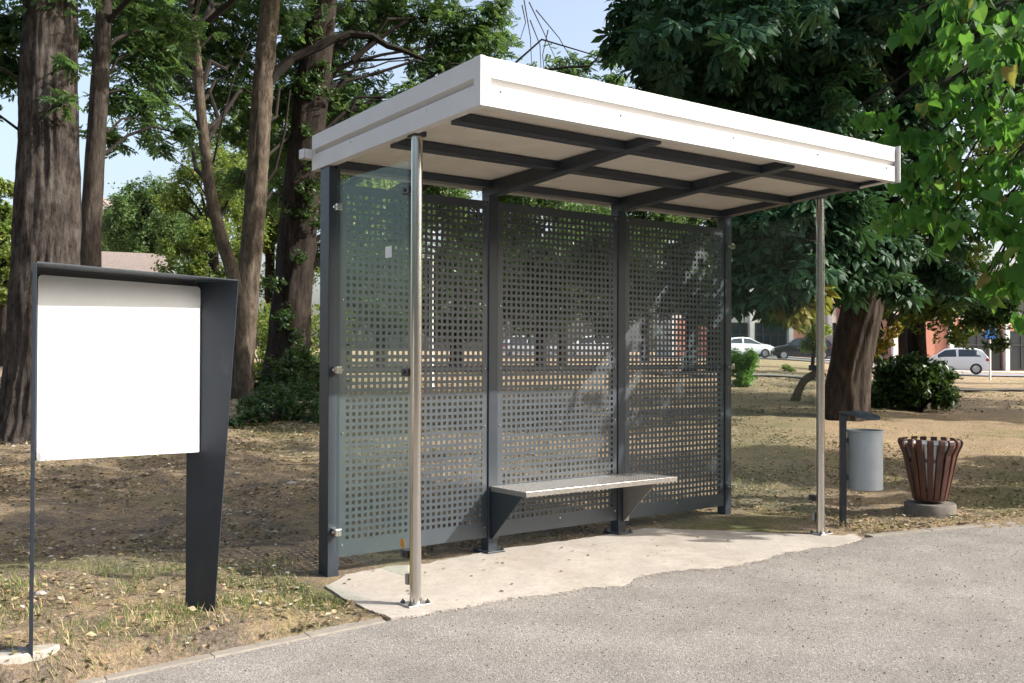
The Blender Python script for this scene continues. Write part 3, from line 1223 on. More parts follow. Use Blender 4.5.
def tmpl_spray(nl=7, seed=1, w=.42):
    """small twig end with oval leaves pointing everywhere"""
    rr = random.Random(seed)
    V, Q = [], []
    for i in range(nl):
        a = rr.uniform(0, 2 * math.pi)
        e = rr.uniform(-.6, .6)
        ln = rr.uniform(.38, .55)
        bx, by, bz = rr.uniform(-.3, .5), rr.uniform(-.3, .3), rr.uniform(-.2, .2)
        d = Vector((math.cos(a) * math.cos(e), math.sin(a) * math.cos(e), math.sin(e)))
        sd = d.cross(Vector((rr.uniform(-.5, .5), rr.uniform(-.5, .5), 1))).normalized() * ln * w / 1.0
        up = d.cross(sd).normalized()
        b = len(V)
        o = Vector((bx, by, bz))
        for q in (o, o + d * ln * .5 - sd * .55 + up * .02, o + d * ln, o + d * ln * .5 + sd * .55 + up * .02):
            V.append(tuple(q))
        Q.append((b, b + 1, b + 2, b + 3))
    return V, Q


def tmpl_heart(fold=.20, droop=.22, roll=.25, skew=0.0):
    half = [(0.03, .06), (-.10, .26), (.02, .42), (.22, .46), (.45, .38), (.70, .20), (.88, .07), (1.0, 0)]
    mid = [(0, 0), (.1, 0), (.22, 0), (.36, 0), (.52, 0), (.68, 0), (.85, 0), (1.0, 0)]
    V, T = [], []
    zf = lambda x, y: fold * abs(y) - droop * x * x - roll * y * y + skew * x * y
    for x, y in mid: V.append((x, 0, -droop * x * x))
    for s in (1, -1):
        b = len(V)
        for x, y in half[:-1]: V.append((x, y * s * (1 + .12 * skew * s), zf(x, y * s)))
        for i in range(6):
            a0, a1, m0, m1 = b + i, b + i + 1, i, i + 1
            if s > 0:
                T += [(m0, m1, a1), (m0, a1, a0)]
            else:
                T += [(m0, a1, m1), (m0, a0, a1)]
        T.append((6, 7, b + 6) if s > 0 else (6, b + 6, 7))
    return V, T


ASH, PALM, HEART = tmpl_ash(), tmpl_palm(), tmpl_heart()
SPRAY = tmpl_spray(8, 3)
SPRAY2 = tmpl_spray(6, 5, .5)


def clump_points(c, R, n, nsub=None, flat=.8, sig=.24):
    """uneven bunch: sub-bunches spread through a ball"""
    nsub = nsub or max(3, int(n / 11))
    d = rng.normal(size=(nsub, 3))
    d /= np.linalg.norm(d, axis=1, keepdims=True)
    sub = d * (R * rng.uniform(.25, 1.0, (nsub, 1)) ** .6)
    sub[:, 2] *= flat
    k = rng.integers(0, nsub, n)
    p = sub[k] + rng.normal(size=(n, 3)) * R * sig
    return np.asarray(c)[None] + p, sub + np.asarray(c)[None]


def leaf_dirs(n, droop=-.3, spread=.4, tilt=.55):
    a = rng.uniform(0, 2 * np.pi, n)
    e = rng.normal(droop, spread, n)
    d = np.stack([np.cos(a) * np.cos(e), np.sin(a) * np.cos(e), np.sin(e)], -1)
    nn = np.stack([rng.normal(0, tilt, n), rng.normal(0, tilt, n), np.ones(n)], -1)
    return basis(d, nn)


class Foliage:
    def __init__(s, template, mat):
        s.T, s.Fc = template
        s.mat = mat
        s.V, s.F, s.n = [], [], 0

    def add(s, pos, scale, droop=-.3, spread=.4, tilt=.55, jit=.3):
        n = len(pos)
        if n == 0: return
        V, Fa = instance(s.T, s.Fc, pos, leaf_dirs(n, droop, spread, tilt), scale * rng.uniform(1 - jit, 1 + jit, n))
        s.V.append(V)
        s.F.append(Fa + s.n)
        s.n += len(V)

    def build(s, name, parent, loc):
        V = np.concatenate(s.V) - np.array(loc)[None]
        me = np_mesh(name, V, np.concatenate(s.F))
        o = link(name, me, s.mat, parent)
        return o


def px_size(px, r, w):
    """metres spanned by w pixels at plan distance r in column px"""
    return w * r * math.cos(math.atan((px - 512) / F_PX)) / F_PX


def trunk_mesh(pts, rads, n=32, step=.10, ridge=.08, seed=0, knot=.05):
    """resampled tube with bark relief"""
    P, R = [], []
    for i in range(len(pts) - 1):
        a, b = Vector(pts[i]), Vector(pts[i + 1])
        k = max(1, int((b - a).length / step))
        for j in range(k):
            t = j / k
            # catmull-rom for a natural bend
            p0 = Vector(pts[max(i - 1, 0)])
            p3 = Vector(pts[min(i + 2, len(pts) - 1)])
            q = .5 * ((2 * a) + (b - p0) * t + (2 * p0 - 5 * a + 4 * b - p3) * t * t + (3 * a - p0 - 3 * b + p3) * t ** 3)
            P.append(q)
            R.append(rads[i] + (rads[i + 1] - rads[i]) * t)
    P.append(Vector(pts[-1]))
    R.append(rads[-1])

    def wob(p, d, rr, i, a):
        k9 = 8.5 * max(rr, .08) + .6
        q = Vector((d.x * k9, d.y * k9, p.z * .8 + seed))
        v = .15 - 2.2 * abs(noise.noise(q)) + .45 * noise.noise(q * 2.7) - .25
        kn = noise.noise(Vector((d.x * 1.5, d.y * 1.5, p.z * 1.1 + seed * 3)))
        return rr * (1 + ridge * v + knot * kn)

    m = MB()
    m.tube(P, R, n, caps=True, wob=wob)
    return m


class Tree:
    def __init__(s, name, label, trunk_px, r, bark, leaf, template, cat='tree', group=None, top=9.0, n=28, ridge=.08, base_sink=.25, flare=1.0, taper=.45, lean=None, step=.12):
        s.pts, s.rads = [], []
        for i, (px, py, w) in enumerate(trunk_px):
            rr = r if not isinstance(r, (list, tuple)) else r[i]
            s.pts.append(at(px, py, rr))
            s.rads.append(px_size(px, rr, w) / 2)
        b = s.pts[0].copy()
        g = gzf(b.x, b.y)
        s.base = Vector((b.x, b.y, g))
        s.pts[0].z = min(s.pts[0].z, g + .02)
        s.pts.insert(0, Vector((b.x, b.y, s.pts[0].z - base_sink)))
        s.rads.insert(0, s.rads[0] * flare)
        last, prev = s.pts[-1], s.pts[-2]
        d = (last - prev).normalized()
        d = (d + Vector((0, 0, .6))).normalized()
        k = 3
        r0 = s.rads[-1]
        h = max(0, top - last.z)
        for i in range(1, k + 1):
            if h > .3:
                s.pts.append(last + d * (h * i / k) + Vector((random.uniform(-.2, .2), random.uniform(-.2, .2), 0)))
                s.rads.append(r0 * (1 - (1 - taper) * i / k))
        s.root = thing(name, s.base, label, cat, group)
        m = trunk_mesh(s.pts, s.rads, n, step, ridge, random.uniform(0, 50))
        s.trunk = m.build('trunk', bark, s.root, smooth=False, origin=s.base)
        for p in s.trunk.data.polygons: p.use_smooth = True
        s.bark = bark
        s.fol = Foliage(template, leaf)
        s.br = MB()
        s.second = {}

    def attach(s, c):
        """a point on the trunk below the clump"""
        best, bd = None, 1e9
        for i in range(1, len(s.pts) - 1):
            for t in (0, .33, .66):
                q = s.pts[i].lerp(s.pts[i + 1], t)
                if q.z < max(s.base.z + 1.8, getattr(s, 'amin', -99)): continue
                dz = c.z - q.z
                dd = (Vector((c.x, c.y)) - Vector((q.x, q.y))).length
                cost = abs(dz - dd * .45) + .2 * dd
                if cost < bd: bd, best = cost, q
        return best or s.pts[-1]

    def branch(s, a, b, r0, r1, sag=.12, n=5, wig=.06):
        a, b = Vector(a), Vector(b)
        L_ = (b - a).length
        P = []
        for i in range(n + 1):
            t = i / n
            q = a.lerp(b, t)
            q.z += math.sin(t * math.pi) * L_ * sag
            if 0 < i < n:
                q += Vector((random.uniform(-1, 1), random.uniform(-1, 1), random.uniform(-1, 1))) * L_ * wig
            P.append(q)
        s.br.tube(P, [r0 + (r1 - r0) * i / n for i in range(n + 1)], 6 if r0 > .03 else 4, caps=False)

    def path(s, pxs, r, w0, w1):
        P = [at(px, py, r) for px, py in pxs]
        m = len(P) - 1
        rr = [px_size(pxs[0][0], r, w0 + (w1 - w0) * i / m) / 2 for i in range(m + 1)]
        s.br.tube(P, rr, 7, caps=False)

    def clump(s, c, R, n, scale, droop=-.3, limb=True, flat=.8, fol=None, tw=3, sig=.24, tilt=.55):
        c = Vector(c)
        pos, sub = clump_points(c, R, n, flat=flat, sig=sig)
        (fol or s.fol).add(pos, scale, droop, tilt=tilt)
        if limb:
            a = s.attach(c)
            L_ = (c - a).length
            s.branch(a, c, min(.018 + .008 * L_, .06), .012)
            for k in range(min(tw, len(sub))):
                s.branch(c.lerp(a, .15 * random.random()), sub[k], .011, .004, n=3)

    def done(s, crown='crown'):
        o = None
        if s.fol.V:
            o = s.fol.build(crown, s.root, s.base)
        for nm, f in s.second.items():
            if f.V: f.build(nm, s.root, s.base)
        if s.br.v:
            s.br.build('branches', M['twig'], s.root, origin=s.base)
        return o


def px_clumps(tree, lst, scale, dens=1.0, dr=0.0, **kw):
    for (px, py, r, rad, n) in lst:
        r += dr
        tree.clump(at(px, py, r), px_size(px, r, rad), int(n * dens), scale, **kw)


def crown_over(tree, c, rx, rz, n_clumps, R, n, scale, shell=.45, zmin=None, avoid=None, **kw):
    """clumps spread through an ellipsoid round c"""
    c = Vector(c)
    i = 0
    tries = 0
    while i < n_clumps and tries < n_clumps * 30:
        tries += 1
        d = Vector(rng.normal(size=3)).normalized() * (random.uniform(shell ** 3, 1) ** (1 / 3))
        q = c + Vector((d.x * rx, d.y * rx, d.z * rz))
        if zmin is not None and q.z < zmin: continue
        if avoid and avoid(q): continue
        tree.amin = tree.pts[-1].z - 4.0
        tree.clump(q, R * random.uniform(.75, 1.25), n, scale, **kw)
        tree.amin = -99
        i += 1


def project(q):
    d = Vector(q) - CAM
    f = d.dot(fwd)
    if f < .1: return (9999, 9999)
    return (512 + F_PX * d.dot(rgt) / f, 341.5 - F_PX * d.dot(upv) / f)


def above_frame(q):        # keep auto crown bunches of the tall trees out of the visible gaps of sky
    px, py = project(q)
    return py > -70 and -60 < px < 1090


# ------------------------------------------------------------------ the row of trees on the left
t1 = Tree('tree', 'thick grey fissured tree trunk behind the notice board, leftmost in view', [(34, 438, 92), (36, 420, 80), (39, 390, 72), (43, 330, 67), (46, 260, 64), (48, 180, 61), (49, 100, 57), (50, 0, 52)], 14.4,
          M['bark_big'], M['leaf_ash'], ASH, n=110, ridge=.095, top=10, flare=1.2, step=.05, group='trees standing in a row behind the shelter')
px_clumps(t1, [(0, 25, 15, 26, 120), (8, 70, 15, 18, 70), (-40, 50, 14.5, 40, 120), (-35, 110, 14.5, 25, 60), (62, 104, 13.7, 9, 10), (66, 60, 13.7, 10, 12), (35, -30, 14, 45, 140)], .23, dens=2.0, sig=.3)
crown_over(t1, t1.pts[-2] + Vector((1.2, -1.2, .8)), 4.2, 2.8, 19, 1.0, 60, .34, avoid=above_frame)
t1.done()
t1b = Tree('tree', 'slimmer brown tree trunk right beside the thickest grey trunk', [(86, 420, 32), (88, 330, 26), (90, 250, 23), (95, 160, 20), (100, 80, 18), (104, 0, 16)], 16.2,
           M['bark_brown'], M['leaf_ash'], ASH, n=28, ridge=.12, top=10, group='trees standing in a row behind the shelter')
px_clumps(t1b, [(125, 15, 16, 34, 150), (150, 55, 16, 30, 150), (128, 95, 16, 20, 60), (112, 50, 15.8, 14, 40), (92, 130, 15.5, 10, 14), (150, 118, 16, 26, 80), (185, 135, 16, 14, 26), (115, 140, 16, 14, 24), (84, 40, 15.5, 14, 30), (140, 5, 16.5, 30, 120), (105, 100, 16.4, 16, 40), (168, 30, 16.5, 28, 110)], .23, dr=1.1, dens=2.0, sig=.3)
crown_over(t1b, t1b.pts[-2] + Vector((1.2, -1.2, .8)), 4.2, 2.8, 19, 1.0, 60, .34, avoid=above_frame)
t1b.done()
t2 = Tree('tree', 'thin pale leaning tree trunk between the slim brown trunk and the tan trunk', [(246, 400, 16), (240, 330, 15), (233, 275, 14), (222, 240, 13), (212, 200, 12), (205, 150, 11), (200, 100, 10), (196, 50, 9.5), (192, 0, 9)], 19,
          M['bark_pale'], M['leaf_ash'], ASH, n=20, ridge=.06, top=11, group='trees standing in a row behind the shelter', step=.15)
t2.path([(205, 150), (196, 122), (180, 106), (158, 99), (130, 97), (108, 98)], 19, 3.4, 1.6)
t2.path([(207, 175), (214, 160), (222, 120), (236, 70), (250, 40)], 19.2, 2.6, 1.2)
t2.path([(212, 205), (190, 170), (175, 160), (163, 150)], 19, 1.4, .7)
px_clumps(t2, [(180, 20, 19, 32, 190), (215, 50, 19, 34, 220), (170, 82, 19, 24, 110), (240, 15, 19.3, 36, 200), (228, 92, 19, 18, 70), (185, 55, 18.8, 22, 120), (140, 30, 19, 22, 100), (160, 140, 18.7, 12, 22), (215, 5, 19.5, 34, 160), (205, 95, 19.6, 20, 70), (235, 60, 19.6, 26, 130), (250, 100, 20, 20, 80)], .23, dr=3.3, dens=2.3)
crown_over(t2, t2.pts[-2] + Vector((1.2, -1.2, .8)), 4.2, 2.8, 19, 1.0, 60, .34, avoid=above_frame)
t2.done()
t3 = Tree('tree', 'tan tree trunk with rough patches, forking high, next to the darkest trunk', [(240, 412, 30), (241, 370, 26), (247, 300, 24), (253, 230, 23), (258, 170, 23), (262, 100, 22), (266, 50, 21), (271, 0, 19)], 21,
          M['bark_pale'], M['leaf_ash'], ASH, n=32, ridge=.16, top=12, group='trees standing in a row behind the shelter', step=.10)
t3.path([(262, 92), (275, 74), (292, 58), (320, 46), (335, 38)], 21, 12, 8)
t3.path([(264, 185), (275, 170), (285, 130), (290, 90)], 21, 4, 2)
px_clumps(t3, [(300, 25, 21, 34, 200), (285, 95, 21.3, 26, 150), (300, 140, 21.5, 24, 120), (240, 130, 21.6, 20, 80), (275, 5, 20, 26, 120), (238, 180, 22, 16, 50), (290, 60, 22, 26, 130), (275, 150, 22.4, 22, 90), (315, 100, 22, 20, 90), (285, 190, 22.5, 22, 80)], .23, dr=1.6, dens=2.3)
crown_over(t3, t3.pts[-2] + Vector((1.2, -1.2, .8)), 4.2, 2.8, 19, 1.0, 60, .34, avoid=above_frame)
t3.done()
t4 = Tree('tree', 'dark reddish ivy-clad tree trunk just left of the shelter roof, with arching limb', [(286, 404, 62), (288, 350, 46), (294, 280, 40), (301, 200, 38), (309, 120, 36), (316, 60, 34), (322, 0, 30)], 22.5,
          M['bark_dark'], M['leaf_ash'], ASH, n=36, ridge=.14, top=13, group='trees standing in a row behind the shelter', flare=1.1)
t4.path([(318, 62), (332, 40), (350, 34), (372, 36), (388, 46), (402, 50), (425, 60)], 22.5, 11, 4)
t4.path([(352, 60), (375, 42), (395, 28), (408, 20)], 22.5, 6, 3)
t4.path([(480, 85), (520, 76), (545, 70), (568, 67), (590, 66), (604, 50), (622, 32)], 22, 3.4, 1.5)
for (x0, y0, x1, y1) in ((524, 0, 532, 75), (529, 2, 556, 60), (536, 10, 575, 66), (522, 5, 520, 40), (560, 60, 552, 95), (548, 30, 545, 80), (530, 20, 541, 70)):
    t4.path([(x0, y0), ((x0 + x1) / 2 + random.uniform(-5, 5), (y0 + y1) / 2), (x1, y1)], 22, 1.2, .6)
px_clumps(t4, [(355, 20, 22, 26, 150), (440, 20, 22.3, 32, 240), (470, 55, 22.3, 32, 260), (345, 100, 22, 26, 150), (375, 130, 21.5, 26, 160), (420, 105, 21.5, 30, 220), (450, 85, 22, 28, 200), (490, 30, 22.3, 26, 190), (505, 80, 22.5, 22, 130),
               (340, 150, 21.5, 20, 100), (395, 5, 22, 20, 100), (330, 65, 21.8, 12, 50), (415, 60, 22, 10, 24), (540, 92, 22, 14, 40), (565, 68, 22, 20, 70), (576, 88, 22, 16, 50), (612, 84, 22, 15, 34), (604, 58, 22, 14, 30), (590, 98, 22.3, 16, 46), (636, 104, 22, 14, 34), (660, 115, 22.3, 12, 30), (500, 5, 22, 16, 60), (420, 140, 22, 22, 120), (365, 165, 22, 18, 80), (380, 15, 23, 24, 120), (410, 30, 23, 22, 90), (345, 50, 23, 22, 100), (365, 85, 23, 24, 110), (330, 130, 23, 22, 100), (445, 55, 23, 30, 160), (480, 100, 23, 26, 130), (395, 150, 23, 22, 100), (465, 120, 22.6, 20, 90)], .23, dr=1.2, dens=2.3)
crown_over(t4, t4.pts[-2] + Vector((1.2, -1.2, .8)), 4.2, 2.8, 19, 1.0, 60, .34, avoid=above_frame)
ivy = Foliage(SPRAY, M['leaf_dark'])
for i in range(26):
    t = random.random()
    py = 400 - 330 * t
    q = at(np.interp(py, [0, 120, 280, 404], [322, 309, 294, 286]) + random.uniform(-18, 18), py, 22.1)
    p_, _ = clump_points(q, .28, 22)
    ivy.add(p_, .20)
t4.second['ivy'] = ivy
t4.done()

# ------------------------------------------------------------------ horse chestnut on the right
ch = Tree('chestnut_tree', 'broad dark chestnut tree with big hand-shaped leaves behind the right end of shelter', [(846, 416, 54), (847, 400, 47), (850, 370, 43), (855, 340, 42), (862, 310, 42), (868, 280, 40), (876, 240, 34), (884, 200, 28)], 17.5,
          M['bark_chestnut'], M['leaf_chest'], PALM, n=64, ridge=.09, top=10, flare=1.2, step=.07)
cc = ch.base + Vector((-.2, .3, 0))
cp = [(640, 15, 17, 26, 70), (625, 45, 17, 16, 36), (660, 50, 16.5, 30, 80), (690, 20, 16, 34, 90), (720, 60, 15.5, 36, 100), (700, 90, 16, 30, 80), (665, 85, 17, 22, 54), (760, 30, 15.5, 40, 110), (770, 90, 15, 36, 100), (740, 115, 15.5, 30, 80),
      (810, 60, 15, 40, 110), (830, 120, 15, 36, 100), (790, 130, 15.5, 30, 80), (860, 20, 15.5, 34, 90), (850, 90, 16, 24, 70), (870, 160, 16, 30, 90), (905, 110, 17, 26, 60), (700, 135, 17, 24, 60), (730, 150, 18, 26, 60), (655, 125, 18, 18, 40),
      (760, 235, 15, 30, 90), (790, 225, 14.5, 28, 90), (750, 270, 15, 26, 80), (785, 268, 14.6, 30, 95), (815, 240, 15, 30, 90), (830, 200, 15, 30, 90), (850, 230, 15.5, 28, 80), (845, 275, 15.5, 24, 70), (880, 250, 16, 26, 70), (900, 200, 16.5, 30, 80), (805, 190, 16, 30, 80), (755, 200, 16, 30, 80), (770, 296, 15, 15, 34), (742, 295, 15.2, 12, 28), (895, 285, 16.5, 20, 44),
      (930, 50, 18, 30, 70), (930, 160, 18, 34, 80), (960, 220, 18, 30, 70), (940, 280, 18.5, 22, 50), (800, 5, 16, 40, 100), (720, 0, 17, 40, 90), (900, 5, 17, 34, 80)]
px_clumps(ch, cp, .29, dens=1.6, droop=-.45, sig=.28, tilt=.4)
crown_over(ch, cc + Vector((0, 0, 7.2)), 4.3, 4.0, 60, .85, 70, .31, shell=.5, avoid=lambda q: (project(q)[0] < 690 and project(q)[1] > -40) or project(q)[1] > 250, droop=-.45)
old = Foliage(PALM, M['leaf_old'])
p_, _ = clump_points(at(798, 305, 14.8), .32, 26)
old.add(p_, .30, -.7)
ch.second['browning_leaves'] = old
ch.done()

# ------------------------------------------------------------------ second tree on the right, shrub, gold sprigs
t6 = Tree('tree', 'slender dark trunk rising out of the round dark shrub', [(917, 400, 22), (917, 350, 19), (915, 310, 19), (912, 270, 18), (908, 230, 16)], 21.6,
          M['bark_dark'], M['leaf_sun'], SPRAY, n=24, ridge=.12, top=8)
px_clumps(t6, [(905, 300, 20.5, 28, 190), (940, 310, 20.5, 28, 170), (880, 310, 20, 20, 110), (965, 300, 21, 28, 170), (935, 270, 21, 30, 190), (985, 270, 21, 30, 190), (1005, 300, 21, 18, 90), (890, 275, 21, 24, 150), (960, 335, 21, 14, 46), (930, 240, 21.5, 36, 230), (975, 320, 20.5, 18, 70)], .22)
drk = Foliage(SPRAY, M['leaf_dark'])
px_clumps(t6, [(985, 305, 19.6, 18, 90), (995, 325, 19.6, 14, 60), (1005, 312, 19.6, 12, 50), (968, 318, 19.6, 14, 70), (1000, 342, 19.6, 8, 24), (870, 330, 20, 16, 90), (880, 355, 20, 14, 70)], .20, fol=drk)
t6.second['dark_leaves'] = drk
gold = Foliage(SPRAY, M['leaf_gold'])
px_clumps(t6, [(888, 338, 19.3, 8, 26), (878, 346, 19.3, 6, 18), (895, 330, 19.3, 6, 14), (870, 350, 19.3, 4, 8)], .19, fol=gold, tw=1)
t6.second['golden_leaves'] = gold
crown_over(t6, t6.base + Vector((0, 0, 6.4)), 3.4, 2.6, 26, .8, 90, .26, avoid=lambda q: project(q)[1] > 200)
t6.done()


def shrub(name, label, blobs, mat, template, scale, cat='shrub', group=None, stem=True):
    px, py, r, rx, n = blobs[0]
    c = at(px, py, r)
    base = Vector((c.x, c.y, gzf(c.x, c.y)))
    root = thing(name, base, label, cat, group)
    f = Foliage(template, mat)
    m = MB()
    for px, py, r, rad, n in blobs:
        q = at(px, py, r)
        R = px_size(px, r, rad)
        pos, sub = clump_points(q, R, n, flat=.9, sig=.22)
        g = gz(pos[:, 0], pos[:, 1])
        pos[:, 2] = np.maximum(pos[:, 2], g + .03)
        f.add(pos, scale, -.1, .5, .7)
        if stem:
            for k in range(min(4, len(sub))):
                e = Vector(sub[k])
                m.tube([base + Vector((random.uniform(-.1, .1), random.uniform(-.1, .1), -.05)), base.lerp(e, .5) + Vector((0, 0, .1)), e], [.025, .016, .006], 5, caps=False)
    f.build('leaves', root, base)
    if m.v: m.build('stems', M['twig'], root, origin=base)
    return root


shrub('shrub', 'round dark green shrub at the foot of the slender dark trunk', [(915, 388, 20.8, 20, 260), (893, 386, 20.8, 18, 220), (936, 386, 20.8, 18, 220), (910, 368, 20.8, 16, 190), (930, 372, 20.8, 14, 150), (890, 372, 20.9, 13, 130), (948, 396, 20.6, 10, 80), (880, 398, 20.7, 10, 80)], M['leaf_dark'], SPRAY, .24)
shrub('shrub', 'small bright green bush seen through the right glass panel', [(744, 364, 25, 13, 260), (742, 376, 25, 11, 180), (750, 358, 25, 9, 130), (734, 362, 25, 12, 200)], M['leaf_bush'], SPRAY, .15)
shrub('shrub', 'tiny yellowish clump of grass in the open lawn beyond the glass', [(790, 368, 38, 6, 60)], M['leaf_sun'], SPRAY, .20, stem=False)
shrub('shrub', 'low dark undergrowth around the foot of the dark ivy-clad trunk', [(285, 398, 21, 24, 260), (262, 408, 20.6, 18, 180), (310, 405, 20.6, 22, 240), (300, 372, 21.5, 26, 260), (270, 380, 21.8, 20, 200), (325, 380, 21, 16, 150)], M['leaf_dark'], SPRAY, .20)
shrub('shrub', 'low tangle of dark green ivy along the edge of the bare earth', [(285, 414, 16, 20, 200), (250, 416, 15.6, 16, 130), (318, 414, 15.6, 20, 200), (300, 400, 16.5, 22, 220), (262, 402, 16.5, 18, 160), (236, 422, 15.2, 9, 50)], M['leaf_dark'], SPRAY, .13)
shrub('shrub', 'leafy half-lit bush filling the gap behind tan and dark trunks', [(262, 330, 28, 30, 260), (230, 340, 28, 26, 240), (320, 330, 28, 30, 280), (275, 370, 27, 24, 220), (318, 370, 26, 24, 220), (225, 380, 26, 22, 200), (200, 360, 28, 22, 180)], M['leaf_sun'], SPRAY, .24)

# bent dead trunk beyond the glass
q0, q1 = ground_hit(795, 401), None
st = MB()
r0 = math.hypot(q0.x - CAM.x, q0.y - CAM.y)
P = [q0 + Vector((0, 0, -.2)), q0, at(799, 390, r0), at(804, 381, r0), at(811, 376, r0), at(818, 373, r0), at(824, 375, r0 + .1)]
stm = trunk_mesh(P, [.13, .11, .09, .085, .085, .08, .06], 16, .06, .14, 3)
st = stm.build('leaning_stump', M['dry_stick'], None, smooth=True)
tag(st, 'bent leaning dead tree stump on the lawn behind the right glass', 'stump')


# ------------------------------------------------------------------ background trees
def bg_tree(label, px, py, r, rx, ry, mat, n=26, per=80, scale=.32, group=None, tr=.22):
    c = at(px, py, r)
    g = gzf(c.x, c.y)
    Rx, Rz = px_size(px, r, rx), px_size(px, r, ry)
    root = thing('tree', (c.x, c.y, g), label, 'tree', group)
    base = Vector((c.x, c.y, g))
    m = trunk_mesh([base + Vector((0, 0, -.2)), base + Vector((.1, 0, (c.z - g) * .5)), Vector((c.x, c.y, c.z + Rz * .4))], [tr * 1.2, tr, tr * .4], 14, .4, .1, px)
    f = Foliage(SPRAY2, mat)
    b = MB()
    for i in range(n):
        d = Vector(rng.normal(size=3)).normalized() * (random.uniform(.12, 1) ** (1 / 3))
        q = c + Vector((d.x * Rx, d.y * Rx, d.z * Rz))
        if q.z < g + .4: q.z = g + .4
        R = min(Rx, Rz) * random.uniform(.26, .42)
        pos, sub = clump_points(q, R, per, sig=.25)
        pos[:, 2] = np.maximum(pos[:, 2], g + .05)
        f.add(pos, scale, -.2, .5, .6)
        if i % 2 == 0:
            a = Vector((c.x, c.y, max(g + .8, min(c.z, q.z - .4 * (Vector((q.x, q.y)) - Vector((c.x, c.y))).length))))
            b.tube([a, a.lerp(q, .5) + Vector((0, 0, .15)), q], [tr * .35, tr * .2, .015], 5, caps=False)
    tk = m.build('trunk', M['bark_dark'], root, origin=base)
    f.build('crown', root, base)
    if b.v: b.build('branches', M['twig'], root, origin=base)


GB = 'background trees across the park'
bg_tree('rounded green tree on the skyline beside the hillside house', 150, 228, 80, 40, 46, M['leaf_far'], 44, 190, .50, GB)
bg_tree('lower hazy green tree left of the rounded skyline tree', 118, 246, 88, 28, 36, M['leaf_far'], 30, 150, .50, GB)
bg_tree('sunny green tree seen at the very left edge', 2, 240, 42, 22, 60, M['leaf_sun'], 22, 90, .36, GB)
bg_tree('half-lit yellowing tree behind the thin leaning trunk', 212, 235, 36, 44, 105, M['leaf_sun'], 52, 150, .25, GB)
bg_tree('tall leafy tree behind the tan trunk', 268, 200, 40, 50, 115, M['leaf_sun'], 52, 150, .27, GB)
bg_tree('leafy tree showing above the left perforated panel', 345, 190, 38, 46, 95, M['leaf_sun'], 44, 150, .27, GB)
bg_tree('green tree behind the middle of the left perforated panel', 415, 225, 42, 50, 95, M['leaf_far'], 46, 170, .33, GB)
bg_tree('green tree behind the second post of the shelter', 490, 228, 46, 54, 92, M['leaf_sun'], 46, 170, .34, GB)
bg_tree('green tree behind the middle perforated panel', 562, 240, 44, 52, 80, M['leaf_far'], 44, 170, .34, GB)
bg_tree('tree behind the right perforated panel', 645, 235, 50, 50, 82, M['leaf_far'], 44, 170, .36, GB)
bg_tree('tree behind the right end of the perforated wall', 712, 250, 36, 26, 60, M['leaf_far'], 22, 110, .32, GB)
bg_tree('dense dark tree low behind the left perforated panel', 380, 290, 34, 40, 48, M['leaf_dark'], 34, 120, .27, GB)
bg_tree('dense dark tree low behind the second shelter post', 455, 285, 36, 44, 52, M['leaf_dark'], 34, 120, .28, GB)
bg_tree('dense dark tree low behind the middle panel', 540, 285, 38, 46, 52, M['leaf_dark'], 34, 120, .30, GB)
bg_tree('dense dark tree low behind the third shelter post', 620, 280, 36, 42, 55, M['leaf_dark'], 34, 120, .28, GB)
bg_tree('dense dark tree low behind the right panel', 690, 285, 33, 32, 46, M['leaf_dark'], 30, 120, .26, GB)
bg_tree('sunlit tree glimpsed between chestnut and near hanging leaves', 905, 70, 34, 46, 46, M['leaf_sun'], 22, 90, .34, GB)
bg_tree('light green young tree in front of the building behind the glass', 812, 325, 44, 14, 26, M['leaf_sun'], 14, 60, .30, GB, .08)
bg_tree('green tree behind the slatted bin side of the park', 1085, 240, 46, 60, 60, M['leaf_far'], 26, 100, .36, GB)


# trees that stand right of the picture and throw the shade on the lawn
def shade_tree(label, x, y, h, R, n=26):
    g = gzf(x, y)
    base = Vector((x, y, g))
    root = thing('tree', base, label, 'tree', 'trees right of the picture')
    m = trunk_mesh([base + Vector((0, 0, -.2)), base + Vector((.1, .1, h * .5)), base + Vector((0, .2, h * .9))], [.32, .25, .1], 16, .4, .1, x)
    m.build('trunk', M['bark_chestnut'], root, origin=base)
    f = Foliage(PALM, M['leaf_chest'])
    b = MB()
    for i in range(n):
        d = Vector(rng.normal(size=3)).normalized() * (random.uniform(.2, 1) ** (1 / 3))
        q = base + Vector((d.x * R, d.y * R, h * .68 + d.z * h * .34))
        pos, sub = clump_points(q, R * .26, 46)
        f.add(pos, .46, -.45)
        a = base + Vector((0, 0, max(1.8, q.z - g - 1.2)))
        b.tube([a, a.lerp(q, .5), q], [.06, .04, .015], 5, caps=False)
    f.build('crown', root, base)
    b.build('branches', M['twig'], root, origin=base)


shade_tree('big leafy tree shading the lawn beyond the right edge', 20.8, -1.2, 12, 3.4)
shade_tree('small leafy tree by the kerb just beyond the right edge', 10.6, -3.7, 5.2, 1.7, 18)
shade_tree('leafy tree farther along the kerb beyond the right edge', 27, -3.5, 12, 4.2)
shade_tree('leafy tree shading the far lawn right of the shrub', 31, 6.5, 11, 4.2)

def copy_tree(o, parent=None):
    c = o.copy()
    COL.objects.link(c)
    c.parent = parent
    for chd in list(o.children): copy_tree(chd, c)
    return c


